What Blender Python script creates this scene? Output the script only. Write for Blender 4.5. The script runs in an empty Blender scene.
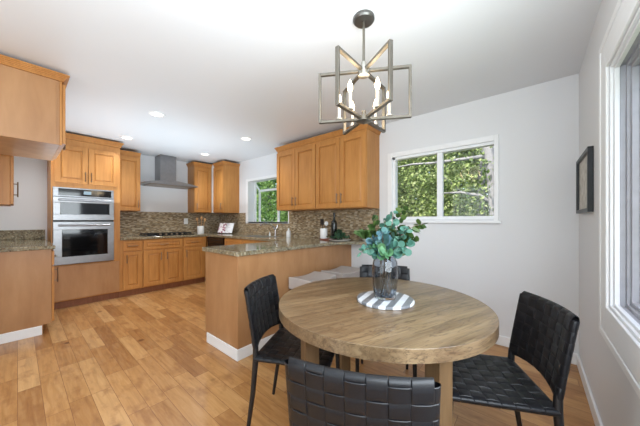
import bpy, bmesh, math, random
from mathutils import Vector, Matrix

# ------------------------------------------------------------------ camera, world, light
C = bpy.context.scene.collection
scene = bpy.context.scene
R = math.radians
FPX, HORIZON, CAM_Z, YAW = 254.0, 220.5, 1.19, R(40)
cam_d = bpy.data.cameras.new('camera')
cam_d.sensor_width = 36.0
cam_d.lens = 36.0 * FPX / 640.0
cam_d.shift_y = (HORIZON - 213.0) / 640.0
cam_d.clip_start = 0.05
cam = bpy.data.objects.new('camera', cam_d)
C.objects.link(cam)
cam.location = (0, 0, CAM_Z)
cam.rotation_euler = (R(90), 0, YAW)
scene.camera = cam

world = bpy.data.worlds.new('world')
scene.world = world
world.use_nodes = True
wn = world.node_tree.nodes
wl = world.node_tree.links
sky = wn.new('ShaderNodeTexSky')
sky.sky_type = 'NISHITA'
sky.sun_disc = False
sky.sun_elevation = R(50)
sky.sun_rotation = R(180)
sky.air_density = 1.0
sky.dust_density = 2.0
wl.new(sky.outputs[0], wn['Background'].inputs[0])
wn['Background'].inputs[1].default_value = 0.5

sun_d = bpy.data.lights.new('sun', 'SUN')
sun_d.energy = 7.0
sun_d.angle = R(1.0)
sun_d.color = (1.0, 0.96, 0.88)
sun = bpy.data.objects.new('sun', sun_d)
C.objects.link(sun)
sun.rotation_euler = (R(42), 0, R(-25))      # shines towards +Y and down: front-lights the garden, not the room

def area_light(name, loc, rot, sx, sy, power, col=(1, 1, 1), spread=180):
    d = bpy.data.lights.new(name, 'AREA')
    d.shape = 'RECTANGLE'
    d.size, d.size_y, d.energy, d.color = sx, sy, power, col
    d.spread = R(spread)
    o = bpy.data.objects.new(name, d)
    C.objects.link(o)
    o.location = loc
    o.rotation_euler = rot
    return o
# soft room lamps: added fills, plus the daylight of the big window
area_light('rear_fill', (-0.95, -3.3, 1.25), (R(90), 0, 0), 2.2, 2.0, 56, (0.80, 0.92, 1.0))  # added fill lamp behind the camera; the wall there has no opening
area_light('big_window_daylight', (0.262, 0.40, 1.40), (0, R(90), 0), 1.15, 1.5, 58, (0.86, 0.95, 1.0))
area_light('dining_ceiling_fill', (-0.42, -0.25, 1.46), (R(180), 0, 0), 1.35, 2.6, 36, (0.76, 0.90, 1.0))  # added up-light in mid-air, brightens the dining ceiling
area_light('kitchen_ceiling_fill', (-4.1, 1.35, 1.46), (R(180), 0, 0), 1.7, 2.3, 26, (0.70, 0.87, 1.0))  # added up-light in mid-air, evens out the kitchen ceiling

scene.view_settings.view_transform = 'Standard'
scene.view_settings.look = 'None'
scene.view_settings.exposure = 0.0
scene.view_settings.gamma = 1.0
scene.view_settings.use_curve_mapping = False

# ------------------------------------------------------------------ helpers
class MB:
    """collects shapes into one mesh"""
    def __init__(self):
        self.bm = bmesh.new()
    def box(self, x0, x1, y0, y1, z0, z1, f=None):
        f = f or (lambda *p: p)
        v = [self.bm.verts.new(f(x, y, z)) for x in (x0, x1) for y in (y0, y1) for z in (z0, z1)]
        for q in ((0, 1, 3, 2), (4, 6, 7, 5), (0, 4, 5, 1), (2, 3, 7, 6), (0, 2, 6, 4), (1, 5, 7, 3)):
            self.bm.faces.new([v[i] for i in q])
        return self
    def prism(self, poly, z0, z1, f=None):
        f = f or (lambda *p: p)
        a = [self.bm.verts.new(f(x, y, z0)) for x, y in poly]
        b = [self.bm.verts.new(f(x, y, z1)) for x, y in poly]
        n = len(poly)
        self.bm.faces.new(a)
        self.bm.faces.new(b)
        for i in range(n):
            self.bm.faces.new((a[i], a[(i + 1) % n], b[(i + 1) % n], b[i]))
        return self
    def tube(self, pts, rad, n=10, cap=True, closed=False):
        pts = [Vector(p) for p in pts]
        m = len(pts)
        rads = rad if isinstance(rad, (list, tuple)) else [rad] * m
        rings = []
        prev = None
        for i, p in enumerate(pts):
            if closed:
                t = pts[(i + 1) % m] - pts[i - 1]
            else:
                t = pts[min(i + 1, m - 1)] - pts[max(i - 1, 0)]
            t.normalize()
            if prev is None:
                a = t.cross(Vector((0, 0, 1)))
                if a.length < 1e-3:
                    a = t.cross(Vector((1, 0, 0)))
            else:
                a = prev - t * prev.dot(t)
            a.normalize()
            prev = a
            b = t.cross(a)
            rings.append([self.bm.verts.new(p + (a * math.cos(2 * math.pi * k / n) + b * math.sin(2 * math.pi * k / n)) * rads[i]) for k in range(n)])
        for i in range(m if closed else m - 1):
            r0, r1 = rings[i], rings[(i + 1) % m]
            for k in range(n):
                self.bm.faces.new((r0[k], r0[(k + 1) % n], r1[(k + 1) % n], r1[k]))
        if cap and not closed:
            self.bm.faces.new(rings[0])
            self.bm.faces.new(rings[-1])
        return self
    def lathe(self, prof, n=32, cx=0, cy=0, cap=True):
        rings = []
        for r, z in prof:
            rings.append([self.bm.verts.new((cx + r * math.cos(2 * math.pi * k / n), cy + r * math.sin(2 * math.pi * k / n), z)) for k in range(n)])
        for a, b in zip(rings, rings[1:]):
            for k in range(n):
                self.bm.faces.new((a[k], a[(k + 1) % n], b[(k + 1) % n], b[k]))
        if cap:
            self.bm.faces.new(rings[0])
            self.bm.faces.new(rings[-1])
        return self
    def ball(self, c, r, n=12, sz=1.0):
        bmesh.ops.create_uvsphere(self.bm, u_segments=n, v_segments=max(6, n // 2 + 2), radius=r,
                                  matrix=Matrix.Translation(c) @ Matrix.Diagonal((1, 1, sz, 1)))
        return self
    def build(self, name, mat, parent=None, smooth=False, bevel=0, world=True, recalc=True, segs=2):
        if recalc:
            bmesh.ops.recalc_face_normals(self.bm, faces=self.bm.faces[:])
        if parent is not None and world:
            bmesh.ops.translate(self.bm, verts=self.bm.verts[:], vec=-WL[parent.name])
        me = bpy.data.meshes.new(name)
        self.bm.to_mesh(me)
        self.bm.free()
        for m in (mat if isinstance(mat, (list, tuple)) else [mat]):
            me.materials.append(m)
        if smooth:
            for p in me.polygons:
                p.use_smooth = True
        o = bpy.data.objects.new(name, me)
        C.objects.link(o)
        if parent is not None:
            o.parent = parent
            WL[o.name] = WL[parent.name]
        else:
            WL[o.name] = Vector((0, 0, 0))
        if bevel:
            b = o.modifiers.new('bevel', 'BEVEL')
            b.width, b.segments, b.limit_method, b.angle_limit = bevel, segs, 'ANGLE', R(40)
        if smooth == 'auto':
            me.set_sharp_from_angle(angle=R(38))
        return o

WL = {}                                       # where each parent stands
def tag(o, label, cat, group=None, kind=None):
    o['label'] = label
    o['category'] = cat
    if group:
        o['group'] = group
    if kind:
        o['kind'] = kind
    return o
def thing(name, label, cat, loc=(0, 0, 0), group=None, rz=0):
    o = bpy.data.objects.new(name, None)
    o.empty_display_size = 0.1
    C.objects.link(o)
    o.location = loc
    o.rotation_euler = (0, 0, rz)
    WL[o.name] = Vector(loc)
    return tag(o, label, cat, group)
def struct(o, label=None):
    o['kind'] = 'structure'
    if label:
        o['label'] = label
    return o
def copy_tree(o, parent=None):
    c = o.copy()
    C.objects.link(c)
    c.parent = parent
    for ch in list(o.children):
        copy_tree(ch, c)
    return c

# ------------------------------------------------------------------ materials
def lin(r, g, b):
    return tuple(((v / 255 / 12.92) if v / 255 <= 0.04045 else ((v / 255 + 0.055) / 1.055) ** 2.4) for v in (r, g, b)) + (1.0,)
class NT:
    def __init__(self, name, rough=0.5, metal=0.0, col=(0.8, 0.8, 0.8, 1), spec=0.5):
        self.m = bpy.data.materials.new(name)
        self.m.use_nodes = True
        self.t = self.m.node_tree
        self.n = self.t.nodes
        self.b = self.n['Principled BSDF']
        self.b.inputs['Roughness'].default_value = rough
        self.b.inputs['Metallic'].default_value = metal
        self.b.inputs['Base Color'].default_value = col
        self.b.inputs['Specular IOR Level'].default_value = spec
    def node(self, kind, **kw):
        n = self.n.new('ShaderNode' + kind)
        for k, v in kw.items():
            if k.startswith('i_'):
                n.inputs[k[2:].replace('_', ' ')].default_value = v
            else:
                setattr(n, k, v)
        return n
    def link(self, a, b):
        self.t.links.new(a, b)
    def coords(self, scale=(1, 1, 1), rot=(0, 0, 0)):
        tc = self.node('TexCoord')
        mp = self.node('Mapping')
        mp.inputs['Scale'].default_value = scale
        mp.inputs['Rotation'].default_value = rot
        self.link(tc.outputs['Object'], mp.inputs['Vector'])
        return mp.outputs[0]
    def noise(self, vec, scale=5, detail=4, rough=0.55, dist=0):
        n = self.node('TexNoise')
        n.inputs['Scale'].default_value = scale
        n.inputs['Detail'].default_value = detail
        n.inputs['Roughness'].default_value = rough
        n.inputs['Distortion'].default_value = dist
        if vec is not None:
            self.link(vec, n.inputs['Vector'])
        return n.outputs['Fac']
    def ramp(self, fac, stops, interp='LINEAR'):
        r = self.node('ValToRGB')
        r.color_ramp.interpolation = interp
        e = r.color_ramp.elements
        while len(e) < len(stops):
            e.new(0.5)
        for i, (p, c) in enumerate(stops):
            e[i].position, e[i].color = p, c
        self.link(fac, r.inputs[0])
        return r.outputs[0]
    def mix(self, fac, a, b, blend='MIX'):
        n = self.node('Mix', data_type='RGBA', blend_type=blend)
        for k, v in ((0, fac), (6, a), (7, b)):
            if hasattr(v, 'links'):
                self.link(v, n.inputs[k])
            else:
                n.inputs[k].default_value = v
        return n.outputs[2]
    def math(self, op, a, b=None):
        n = self.node('Math', operation=op)
        for k, v in ((0, a), (1, b)):
            if v is None:
                continue
            if hasattr(v, 'links'):
                self.link(v, n.inputs[k])
            else:
                n.inputs[k].default_value = v
        return n.outputs[0]
    def base(self, c):
        self.link(c, self.b.inputs['Base Color'])
        return self
    def bump(self, h, strength=0.3, dist=0.002):
        n = self.node('Bump')
        n.inputs['Strength'].default_value = strength
        n.inputs['Distance'].default_value = dist
        self.link(h, n.inputs['Height'])
        self.link(n.outputs[0], self.b.inputs['Normal'])
        return self

def simple(name, rgb, rough=0.5, metal=0.0, spec=0.5):
    t = NT(name, rough, metal, lin(*rgb), spec)
    v = t.noise(t.coords((6, 6, 6)), 3, 2)
    k = [lin(*[max(0, min(255, c * f)) for c in rgb]) for f in ((0.97, 1.03) if max(rgb) < 225 else (0.992, 1.0))]
    t.base(t.ramp(v, [(0.3, k[0]), (0.7, k[1])]))
    return t.m
def wood(name, dark, mid, light, scale=(26, 26, 1.6), rough=0.42, patch=True, spec=0.4):
    t = NT(name, rough, spec=spec)
    g = t.noise(t.coords(scale), 1.5, 6, 0.6, 0.3)
    c = t.ramp(g, [(0.25, lin(*dark)), (0.5, lin(*mid)), (0.75, lin(*light))])
    if patch:
        p = t.noise(t.coords((2.2, 2.2, 0.9)), 2.0, 3)
        c = t.mix(0.45, c, t.ramp(p, [(0.3, lin(*dark)), (0.7, lin(*light))]), 'MIX')
    t.base(c)
    t.bump(g, 0.06, 0.001)
    return t.m

M = {}
t = NT('wall_paint', 0.55, col=lin(226, 226, 227), spec=0.3)
t.bump(t.noise(t.coords((60, 60, 60)), 4, 3), 0.05, 0.001)
M['wall'] = t.m
t = NT('ceiling_paint', 0.42, col=lin(226, 227, 229), spec=0.35)
t.bump(t.noise(t.coords((2, 2, 2)), 2, 3), 0.1, 0.004)
M['ceiling'] = t.m
M['trim'] = simple('white_trim_paint', (240, 240, 240), 0.35)
M['vinyl'] = simple('white_vinyl', (240, 241, 242), 0.3)
M['track'] = simple('shade_grey_vinyl_track', (168, 169, 175), 0.4)  # jamb tracks greyed in colour to stand for the shade inside the window reveal
M['cab'] = wood('maple_cabinet_wood', (164, 106, 52), (186, 128, 65), (204, 146, 82))
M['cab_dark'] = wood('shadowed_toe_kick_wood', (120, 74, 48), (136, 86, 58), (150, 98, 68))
M['panel'] = wood('maple_veneer_panel', (156, 110, 70), (174, 128, 86), (188, 144, 102), (7, 7, 1.4), 0.36)
M['nickel'] = simple('brushed_nickel', (190, 186, 178), 0.32, 1.0)
M['handle'] = simple('pewter_handle', (135, 118, 100), 0.35, 0.9)
M['steel'] = simple('stainless_steel', (142, 142, 144), 0.34, 1.0)
M['chrome'] = simple('polished_chrome', (215, 215, 218), 0.12, 1.0)
M['dark_glass'] = simple('black_oven_glass', (14, 14, 16), 0.06)
M['black'] = simple('black_plastic', (22, 22, 24), 0.4)
M['white_ceramic'] = simple('white_ceramic', (236, 234, 232), 0.22)
M['white_plastic'] = simple('white_plastic', (235, 235, 232), 0.35)

# polished granite
def granite(name):
    t = NT(name, 0.10, spec=0.5)
    v = t.node('TexVoronoi')
    v.inputs['Scale'].default_value = 75
    t.link(t.coords(), v.inputs['Vector'])
    sp = t.node('SeparateColor')
    t.link(v.outputs['Color'], sp.inputs[0])
    c = t.ramp(sp.outputs[0], [(0.0, lin(52, 44, 34)), (0.25, lin(116, 102, 78)), (0.55, lin(154, 140, 112)), (0.85, lin(128, 128, 112)), (1.0, lin(200, 190, 164))])
    n = t.noise(t.coords(), 16, 5, 0.65)
    c = t.mix(0.4, c, t.ramp(n, [(0.35, lin(78, 64, 46)), (0.6, lin(162, 148, 120))]))
    t.base(c)
    return t.m
M['granite'] = granite('speckled_granite')
M['granite_honed'] = granite('honed_granite')
M['granite_honed'].node_tree.nodes['Principled BSDF'].inputs['Roughness'].default_value = 0.5
M['granite_honed'].node_tree.nodes['Principled BSDF'].inputs['Specular IOR Level'].default_value = 0.2

# small-strip glass/stone mosaic; tiles run horizontally. axis: which horizontal axis runs along the wall
def mosaic(name, axis):
    t = NT(name, 0.25, spec=0.5)
    tc = t.node('TexCoord')
    sp = t.node('SeparateXYZ')
    t.link(tc.outputs['Object'], sp.inputs[0])
    a = sp.outputs[axis]
    z = sp.outputs[2]
    rh, tw = 0.0135, 0.042
    zr = t.math('DIVIDE', z, rh)
    row = t.math('FLOOR', zr)
    wn1 = t.node('TexWhiteNoise', noise_dimensions='1D')
    t.link(row, wn1.inputs['W'])
    ar = t.math('ADD', t.math('DIVIDE', a, tw), t.math('MULTIPLY', wn1.outputs['Value'], 7.0))
    col = t.math('FLOOR', ar)
    cb = t.node('CombineXYZ')
    t.link(col, cb.inputs[0])
    t.link(row, cb.inputs[1])
    wn2 = t.node('TexWhiteNoise', noise_dimensions='2D')
    t.link(cb.outputs[0], wn2.inputs['Vector'])
    c = t.ramp(wn2.outputs['Value'], [(0.0, lin(118, 98, 72)), (0.2, lin(148, 128, 98)), (0.42, lin(172, 152, 122)), (0.6, lin(136, 122, 100)), (0.75, lin(188, 172, 146)), (0.9, lin(156, 130, 96))], 'CONSTANT')
    fz = t.math('FRACT', zr)
    fa = t.math('FRACT', ar)
    gz = t.math('LESS_THAN', fz, 0.10)
    ga = t.math('LESS_THAN', fa, 0.035)
    g = t.math('MAXIMUM', gz, ga)
    t.base(t.mix(g, c, lin(146, 132, 114)))
    return t.m
M['mosaic_x'] = mosaic('mosaic_tile_backsplash', 0)
M['mosaic_y'] = mosaic('mosaic_tile_range_wall', 1)

# oak floor: planks along X
def floor_mat():
    t = NT('oak_plank_floor', 0.3, spec=0.45)
    tc = t.node('TexCoord')
    sp = t.node('SeparateXYZ')
    t.link(tc.outputs['Object'], sp.inputs[0])
    x, y = sp.outputs[0], sp.outputs[1]
    w, L = 0.108, 0.62
    yr = t.math('DIVIDE', y, w)
    row = t.math('FLOOR', yr)
    wn1 = t.node('TexWhiteNoise', noise_dimensions='1D')
    t.link(row, wn1.inputs['W'])
    xr = t.math('ADD', t.math('DIVIDE', x, L), t.math('MULTIPLY', wn1.outputs['Value'], 11.0))
    col = t.math('FLOOR', xr)
    cb = t.node('CombineXYZ')
    t.link(col, cb.inputs[0])
    t.link(row, cb.inputs[1])
    wn2 = t.node('TexWhiteNoise', noise_dimensions='2D')
    t.link(cb.outputs[0], wn2.inputs['Vector'])
    plank = t.ramp(wn2.outputs['Value'], [(0.0, lin(128, 80, 42)), (0.3, lin(168, 118, 68)), (0.7, lin(192, 144, 90)), (1.0, lin(214, 172, 120))])
    off = t.node('CombineXYZ')
    t.link(t.math('MULTIPLY', wn2.outputs['Value'], 37.0), off.inputs[2])
    va = t.node('VectorMath', operation='ADD')
    t.link(tc.outputs['Object'], va.inputs[0])
    t.link(off.outputs[0], va.inputs[1])
    mp = t.node('Mapping')
    mp.inputs['Scale'].default_value = (1.6, 16, 1)
    t.link(va.outputs[0], mp.inputs[0])
    grain = t.noise(mp.outputs[0], 2.2, 6, 0.6, 0.6)
    c = t.mix(0.45, plank, t.ramp(grain, [(0.28, lin(134, 86, 44)), (0.5, lin(184, 134, 80)), (0.75, lin(210, 166, 114))]))
    mp2 = t.node('Mapping')
    mp2.inputs['Scale'].default_value = (4, 7, 1)
    t.link(va.outputs[0], mp2.inputs[0])
    blot = t.noise(mp2.outputs[0], 1.3, 4, 0.6)
    c = t.mix(t.ramp(blot, [(0.52, (0, 0, 0, 1)), (0.70, (0.6, 0.6, 0.6, 1))]), c, lin(140, 90, 50))
    vo = t.node('TexVoronoi')
    vo.inputs['Scale'].default_value = 2.4
    t.link(va.outputs[0], vo.inputs['Vector'])
    c = t.mix(t.ramp(vo.outputs['Distance'], [(0.03, (0.85, 0.85, 0.85, 1)), (0.085, (0, 0, 0, 1))]), c, lin(100, 58, 32))
    fy = t.math('FRACT', yr)
    fx = t.math('FRACT', xr)
    g = t.math('MAXIMUM', t.math('LESS_THAN', fy, 0.022), t.math('LESS_THAN', fx, 0.0045))
    t.base(t.mix(g, c, lin(128, 82, 50)))
    t.bump(grain, 0.05, 0.001)
    return t.m
M['floor'] = floor_mat()

def table_mat(name, rot, dark, mid, light, rough):
    t = NT(name, rough, spec=0.5)
    v = t.coords((1, 1, 1), (0, 0, rot))
    mp = t.node('Mapping')
    mp.inputs['Scale'].default_value = (2.6, 52, 52)
    t.link(v, mp.inputs[0])
    g = t.noise(mp.outputs[0], 1.0, 7, 0.62, 0.8)
    c = t.ramp(g, [(0.30, lin(*dark)), (0.45, lin(*mid)), (0.68, lin(*light))])
    mp2 = t.node('Mapping')
    mp2.inputs['Scale'].default_value = (0.5, 8.5, 1)
    t.link(v, mp2.inputs[0])
    p = t.noise(mp2.outputs[0], 1.2, 1)
    c = t.mix(0.35, c, t.ramp(p, [(0.35, lin(*dark)), (0.65, lin(*light))]))
    mp3 = t.node('Mapping')
    mp3.inputs['Scale'].default_value = (2.6, 26, 26)
    t.link(v, mp3.inputs[0])
    k = t.noise(mp3.outputs[0], 1.3, 3, 0.55, 1.6)
    c = t.mix(t.ramp(k, [(0.49, (0, 0, 0, 1)), (0.525, (0.8, 0.8, 0.8, 1)), (0.56, (0, 0, 0, 1))]), c, lin(*dark))
    t.base(c)
    t.bump(g, 0.22, 0.002)
    return t.m
M['table'] = table_mat('weathered_oak_tabletop', R(-69), (60, 42, 28), (116, 92, 66), (142, 120, 90), 0.3)
M['table'].node_tree.nodes['Principled BSDF'].inputs['Specular IOR Level'].default_value = 0.9
M['table_leg'] = wood('weathered_oak_leg', (84, 62, 40), (112, 86, 58), (134, 106, 74), (30, 30, 2), 0.5)

t = NT('black_leather', 0.43, spec=0.36)
n = t.noise(t.coords((160, 160, 160)), 1.5, 3)
t.base(t.ramp(n, [(0.3, lin(14, 14, 16)), (0.7, lin(23, 23, 27))]))
t.bump(n, 0.12, 0.0006)
M['leather'] = t.m
M['leg_black'] = simple('black_leg_metal', (24, 24, 26), 0.38)
t = NT('grey_linen', 0.85, spec=0.2)
n = t.noise(t.coords((220, 220, 220)), 1.5, 2)
t.base(t.ramp(n, [(0.3, lin(166, 156, 150)), (0.7, lin(188, 179, 173))]))
M['linen'] = t.m

def glass(name, tint=(1, 1, 1, 1), rough=0.0, ior=1.45):
    t = NT(name, rough)
    t.b.inputs['Transmission Weight'].default_value = 1.0
    t.b.inputs['IOR'].default_value = ior
    t.b.inputs['Base Color'].default_value = tint
    return t
def pane_mat(name):
    """window pane: thin clear sheet with a faint reflection"""
    m = bpy.data.materials.new(name)
    m.use_nodes = True
    n, l = m.node_tree.nodes, m.node_tree.links
    n.remove(n['Principled BSDF'])
    tr = n.new('ShaderNodeBsdfTransparent')
    gl = n.new('ShaderNodeBsdfGlossy')
    gl.inputs['Roughness'].default_value = 0.02
    mx = n.new('ShaderNodeMixShader')
    mx.inputs[0].default_value = 0.015
    l.new(tr.outputs[0], mx.inputs[1])
    l.new(gl.outputs[0], mx.inputs[2])
    l.new(mx.outputs[0], n['Material Output'].inputs[0])
    return m
M['pane'] = pane_mat('window_glass')

def leaf_mat(name, cols, trans=0.35, rough=0.5):
    t = NT(name, rough, spec=0.35)
    g = t.node('NewGeometry')
    c = t.ramp(g.outputs['Random Per Island'], [(i / max(1, len(cols) - 1), lin(*k)) for i, k in enumerate(cols)])
    t.base(c)
    tl = t.node('BsdfTranslucent')
    t.link(c, tl.inputs[0])
    mx = t.node('MixShader')
    mx.inputs[0].default_value = trans
    t.link(t.b.outputs[0], mx.inputs[1])
    t.link(tl.outputs[0], mx.inputs[2])
    t.link(mx.outputs[0], t.n['Material Output'].inputs[0])
    return t.m
M['leaf_garden'] = leaf_mat('garden_leaves', [(84, 108, 58), (136, 158, 90), (178, 192, 122), (108, 132, 78), (196, 204, 150)])
M['leaf_kitchen'] = leaf_mat('garden_leaves_mid_green', [(72, 108, 56), (112, 150, 76), (150, 180, 104), (96, 130, 76)])
M['bark'] = simple('pale_bark', (140, 138, 138), 0.9)
M['grass'] = simple('garden_grass', (110, 130, 74), 0.95)
M['eave'] = simple('grey_painted_board', (172, 174, 182), 0.7)

# ------------------------------------------------------------------ room shell
XB, XC, YA, YD, YF, XD2, ZC = -5.5, 0.289, 2.97, -0.37, -3.5, -2.9, 2.40
T = 0.14
m = MB()
m.box(XB - T, XC + T, YF - T, YA + T, -0.12, 0.0)
struct(m.build('floor', M['floor']))
m = MB()
m.box(XB - T, XC + T, YF - T, YA + T, ZC, ZC + 0.15)
struct(m.build('ceiling', M['ceiling']))

def wall_with_holes(name, axis, p0, p1, a0, a1, holes, mat):
    """axis 'x': runs along X between a0..a1, occupying Y p0..p1; holes (a0,a1,z0,z1)"""
    m = MB()
    def bx(b0, b1, z0, z1):
        if b1 - b0 < 1e-4 or z1 - z0 < 1e-4:
            return
        if axis == 'x':
            m.box(b0, b1, p0, p1, z0, z1)
        else:
            m.box(p0, p1, b0, b1, z0, z1)
    cur = a0
    for h in sorted(holes):
        bx(cur, h[0], 0, ZC)
        bx(h[0], h[1], 0, h[2])
        bx(h[0], h[1], h[3], ZC)
        cur = h[1]
    bx(cur, a1, 0, ZC)
    return struct(m.build(name, mat))
WA = (-1.33, -0.29, 1.205, 1.962)             # dining window opening
WK = (-4.36, -3.19, 1.165, 1.965)             # garden window opening
WCo = (-0.35, 1.88, 0.76, 1.95)               # big window opening (Y range)
wall_with_holes('wall_back', 'x', YA, YA + T, XB - T, XC + T, [WK, WA], M['wall'])
wall_with_holes('wall_right', 'y', XC, XC + T, YF, YA, [WCo], M['wall'])
wall_with_holes('wall_kitchen', 'y', XB - T, XB, YD - T, YA, [], M['wall'])
wall_with_holes('wall_left', 'x', YD - T, YD, XB, XD2, [], M['wall'])
wall_with_holes('wall_partition', 'y', XD2 - T, XD2, YF, YD - T, [], M['wall'])
wall_with_holes('wall_front', 'x', YF - T, YF, XD2 - T, XC + T, [], M['wall'])

def baseboard(name, x0, x1, y0, y1, h=0.092):
    m = MB()
    m.box(x0, x1, y0, y1, 0, h)
    return struct(m.build(name, M['trim'], bevel=0.004))
baseboard('baseboard_back', -1.905, XC, YA - 0.014, YA - 0.0005)
baseboard('baseboard_right', XC - 0.014, XC - 0.0005, YF, YA - 0.015)
baseboard('baseboard_left', XD2 + 0.0005, XD2 + 0.014, YF + 0.015, YD - T)
baseboard('baseboard_front', XD2, XC - 0.015, YF + 0.0005, YF + 0.014)

# --- dining window
w = MB()
y0, y1 = YA - 0.012, YA + 0.05
a0, a1, z0, z1 = WA
w.box(-1.385, a0, YA - 0.014, YA, 1.185, 2.017)
w.box(a1, -0.253, YA - 0.014, YA, 1.185, 2.017)
w.box(a0, a1, YA - 0.014, YA, z1, 2.017)
win = struct(w.build('window_1', M['trim'], bevel=0.003), 'white framed two-pane sliding window looking onto green trees')
s = MB()
s.box(-1.40, -0.235, YA - 0.035, YA + 0.03, 1.162, 1.186)
struct(s.build('window_sill', M['trim'], win, bevel=0.004))
s = MB()
for q in ((a0, -1.292, z0 - 0.02, z1), (-0.285, a1, z0 - 0.02, z1), (a0, a1, 1.932, z1), (a0, a1, 1.186, 1.235)):
    s.box(q[0], q[1], YA + 0.005, YA + 0.075, q[2], q[3])
s.box(-0.815, -0.757, YA + 0.012, YA + 0.06, 1.235, 1.932)
struct(s.build('window_frame', M['vinyl'], win, bevel=0.003))
for q in ((-1.292, -0.815), (-0.757, -0.285)):
    s = MB()
    s.box(q[0], q[1], YA + 0.035, YA + 0.039, 1.235, 1.932)
    struct(s.build('window_pane', M['pane'], win))

# --- garden (greenhouse) window over the sink
a0, a1, z0, z1 = WK
w = MB()
w.box(a0 - 0.075, a0, YA - 0.014, YA, z0 - 0.03, z1 + 0.05)
w.box(a1, a1 + 0.02, YA - 0.014, YA, z0 - 0.03, z1 + 0.05)
w.box(a0, a1, YA - 0.014, YA, z1, z1 + 0.05)
win2 = struct(w.build('window_2', M['trim'], bevel=0.003), 'white garden window with sloped glass roof over the sink')
YO = YA + 0.25                                 # outer glass
s = MB()
s.box(a0, a1, YA, YO + 0.03, z0 - 0.03, z0)
struct(s.build('window_sill', M['trim'], win2, bevel=0.003))
s = MB()
ZF = 1.78
s.box(a0, a0 + 0.035, YO - 0.005, YO + 0.03, z0, ZF)
s.box(a1 - 0.035, a1, YO - 0.005, YO + 0.03, z0, ZF)
s.box(-3.77, -3.73, YO - 0.005, YO + 0.03, z0, ZF)
s.box(a0, a1, YO - 0.005, YO + 0.03, ZF, ZF + 0.04)
s.box(a0, a0 + 0.035, YA + T, YA + T + 0.03, z0, z1)
s.box(a1 - 0.035, a1, YA + T, YA + T + 0.03, z0, z1)
for xx in (a0 + 0.0175, a1 - 0.0175):
    s.tube([(xx, YA + T, z1 + 0.0), (xx, YO + 0.015, ZF + 0.02)], 0.02, 4)
s.box(a0, a1, YA + T, YA + T + 0.03, z1, z1 + 0.03)
struct(s.build('window_frame', M['vinyl'], win2, bevel=0.002))
for q in range(4):
    s = MB()
    if q == 0:
        s.box(a0 + 0.035, a1 - 0.035, YO + 0.008, YO + 0.012, z0, ZF)
    elif q < 3:
        xx = a0 + 0.0175 if q == 1 else a1 - 0.0175
        s.prism([(YA + T, z0), (YO, z0), (YO, ZF), (YA + T, z1)], -0.002, 0.002, lambda y, z, x, xx=xx: (xx + x, y, z))
    else:
        s.prism([(YA + T, z1 + 0.005), (YO, ZF + 0.03), (YO, ZF + 0.034), (YA + T, z1 + 0.009)], a0 + 0.035, a1 - 0.035, lambda y, z, x: (x, y, z))
    struct(s.build('window_pane', M['pane'], win2))

# --- big window on the right wall
b0, b1, z0, z1 = WCo
w = MB()
X0 = XC - 0.018
for k, (o0, o1, th) in enumerate(((0.0, 0.05, 0.013), (0.05, 0.14, 0.010), (0.14, 0.175, 0.014))):
    xx = XC - th
    w.box(xx, XC, b1 + o0, b1 + o1, z0 - o1, z1 + o1)
    w.box(xx, XC, b0 - o1, b0 - o0, z0 - o1, z1 + o1)
    w.box(xx, XC, b0 - o0, b1 + o0, z1 + o0, z1 + o1)
    w.box(xx, XC, b0 - o0, b1 + o0, z0 - o1, z0 - o0)
win3 = struct(w.build('window_3', M['trim'], bevel=0.004), 'large white framed window beside the right-hand chair')
s = MB()
def ring(s, xa, xb, pr):
    s.box(xa, xb, b1 - pr, b1, z0, z1)
    s.box(xa, xb, b0, b0 + pr, z0, z1)
    s.box(xa, xb, b0 + pr, b1 - pr, z0, z0 + pr)
    s.box(xa, xb, b0 + pr, b1 - pr, z1 - pr, z1)
ring(s, XC, XC + 0.012, 0.012)
ring(s, XC + 0.0125, XC + 0.03, 0.024)
struct(s.build('window_frame', M['vinyl'], win3, bevel=0.002))
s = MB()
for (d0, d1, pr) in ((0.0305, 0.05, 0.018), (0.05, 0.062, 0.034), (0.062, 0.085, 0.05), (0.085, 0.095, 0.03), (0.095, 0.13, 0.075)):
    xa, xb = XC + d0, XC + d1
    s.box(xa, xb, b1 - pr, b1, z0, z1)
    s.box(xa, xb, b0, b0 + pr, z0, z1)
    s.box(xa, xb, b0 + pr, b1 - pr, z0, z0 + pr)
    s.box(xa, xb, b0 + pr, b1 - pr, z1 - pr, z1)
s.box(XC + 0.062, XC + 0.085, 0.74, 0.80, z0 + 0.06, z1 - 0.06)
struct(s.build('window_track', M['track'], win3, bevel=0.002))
s = MB()
s.box(XC + 0.108, XC + 0.112, b0 + 0.075, b1 - 0.075, z0 + 0.075, z1 - 0.075)
struct(s.build('window_pane', M['pane'], win3))

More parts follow.
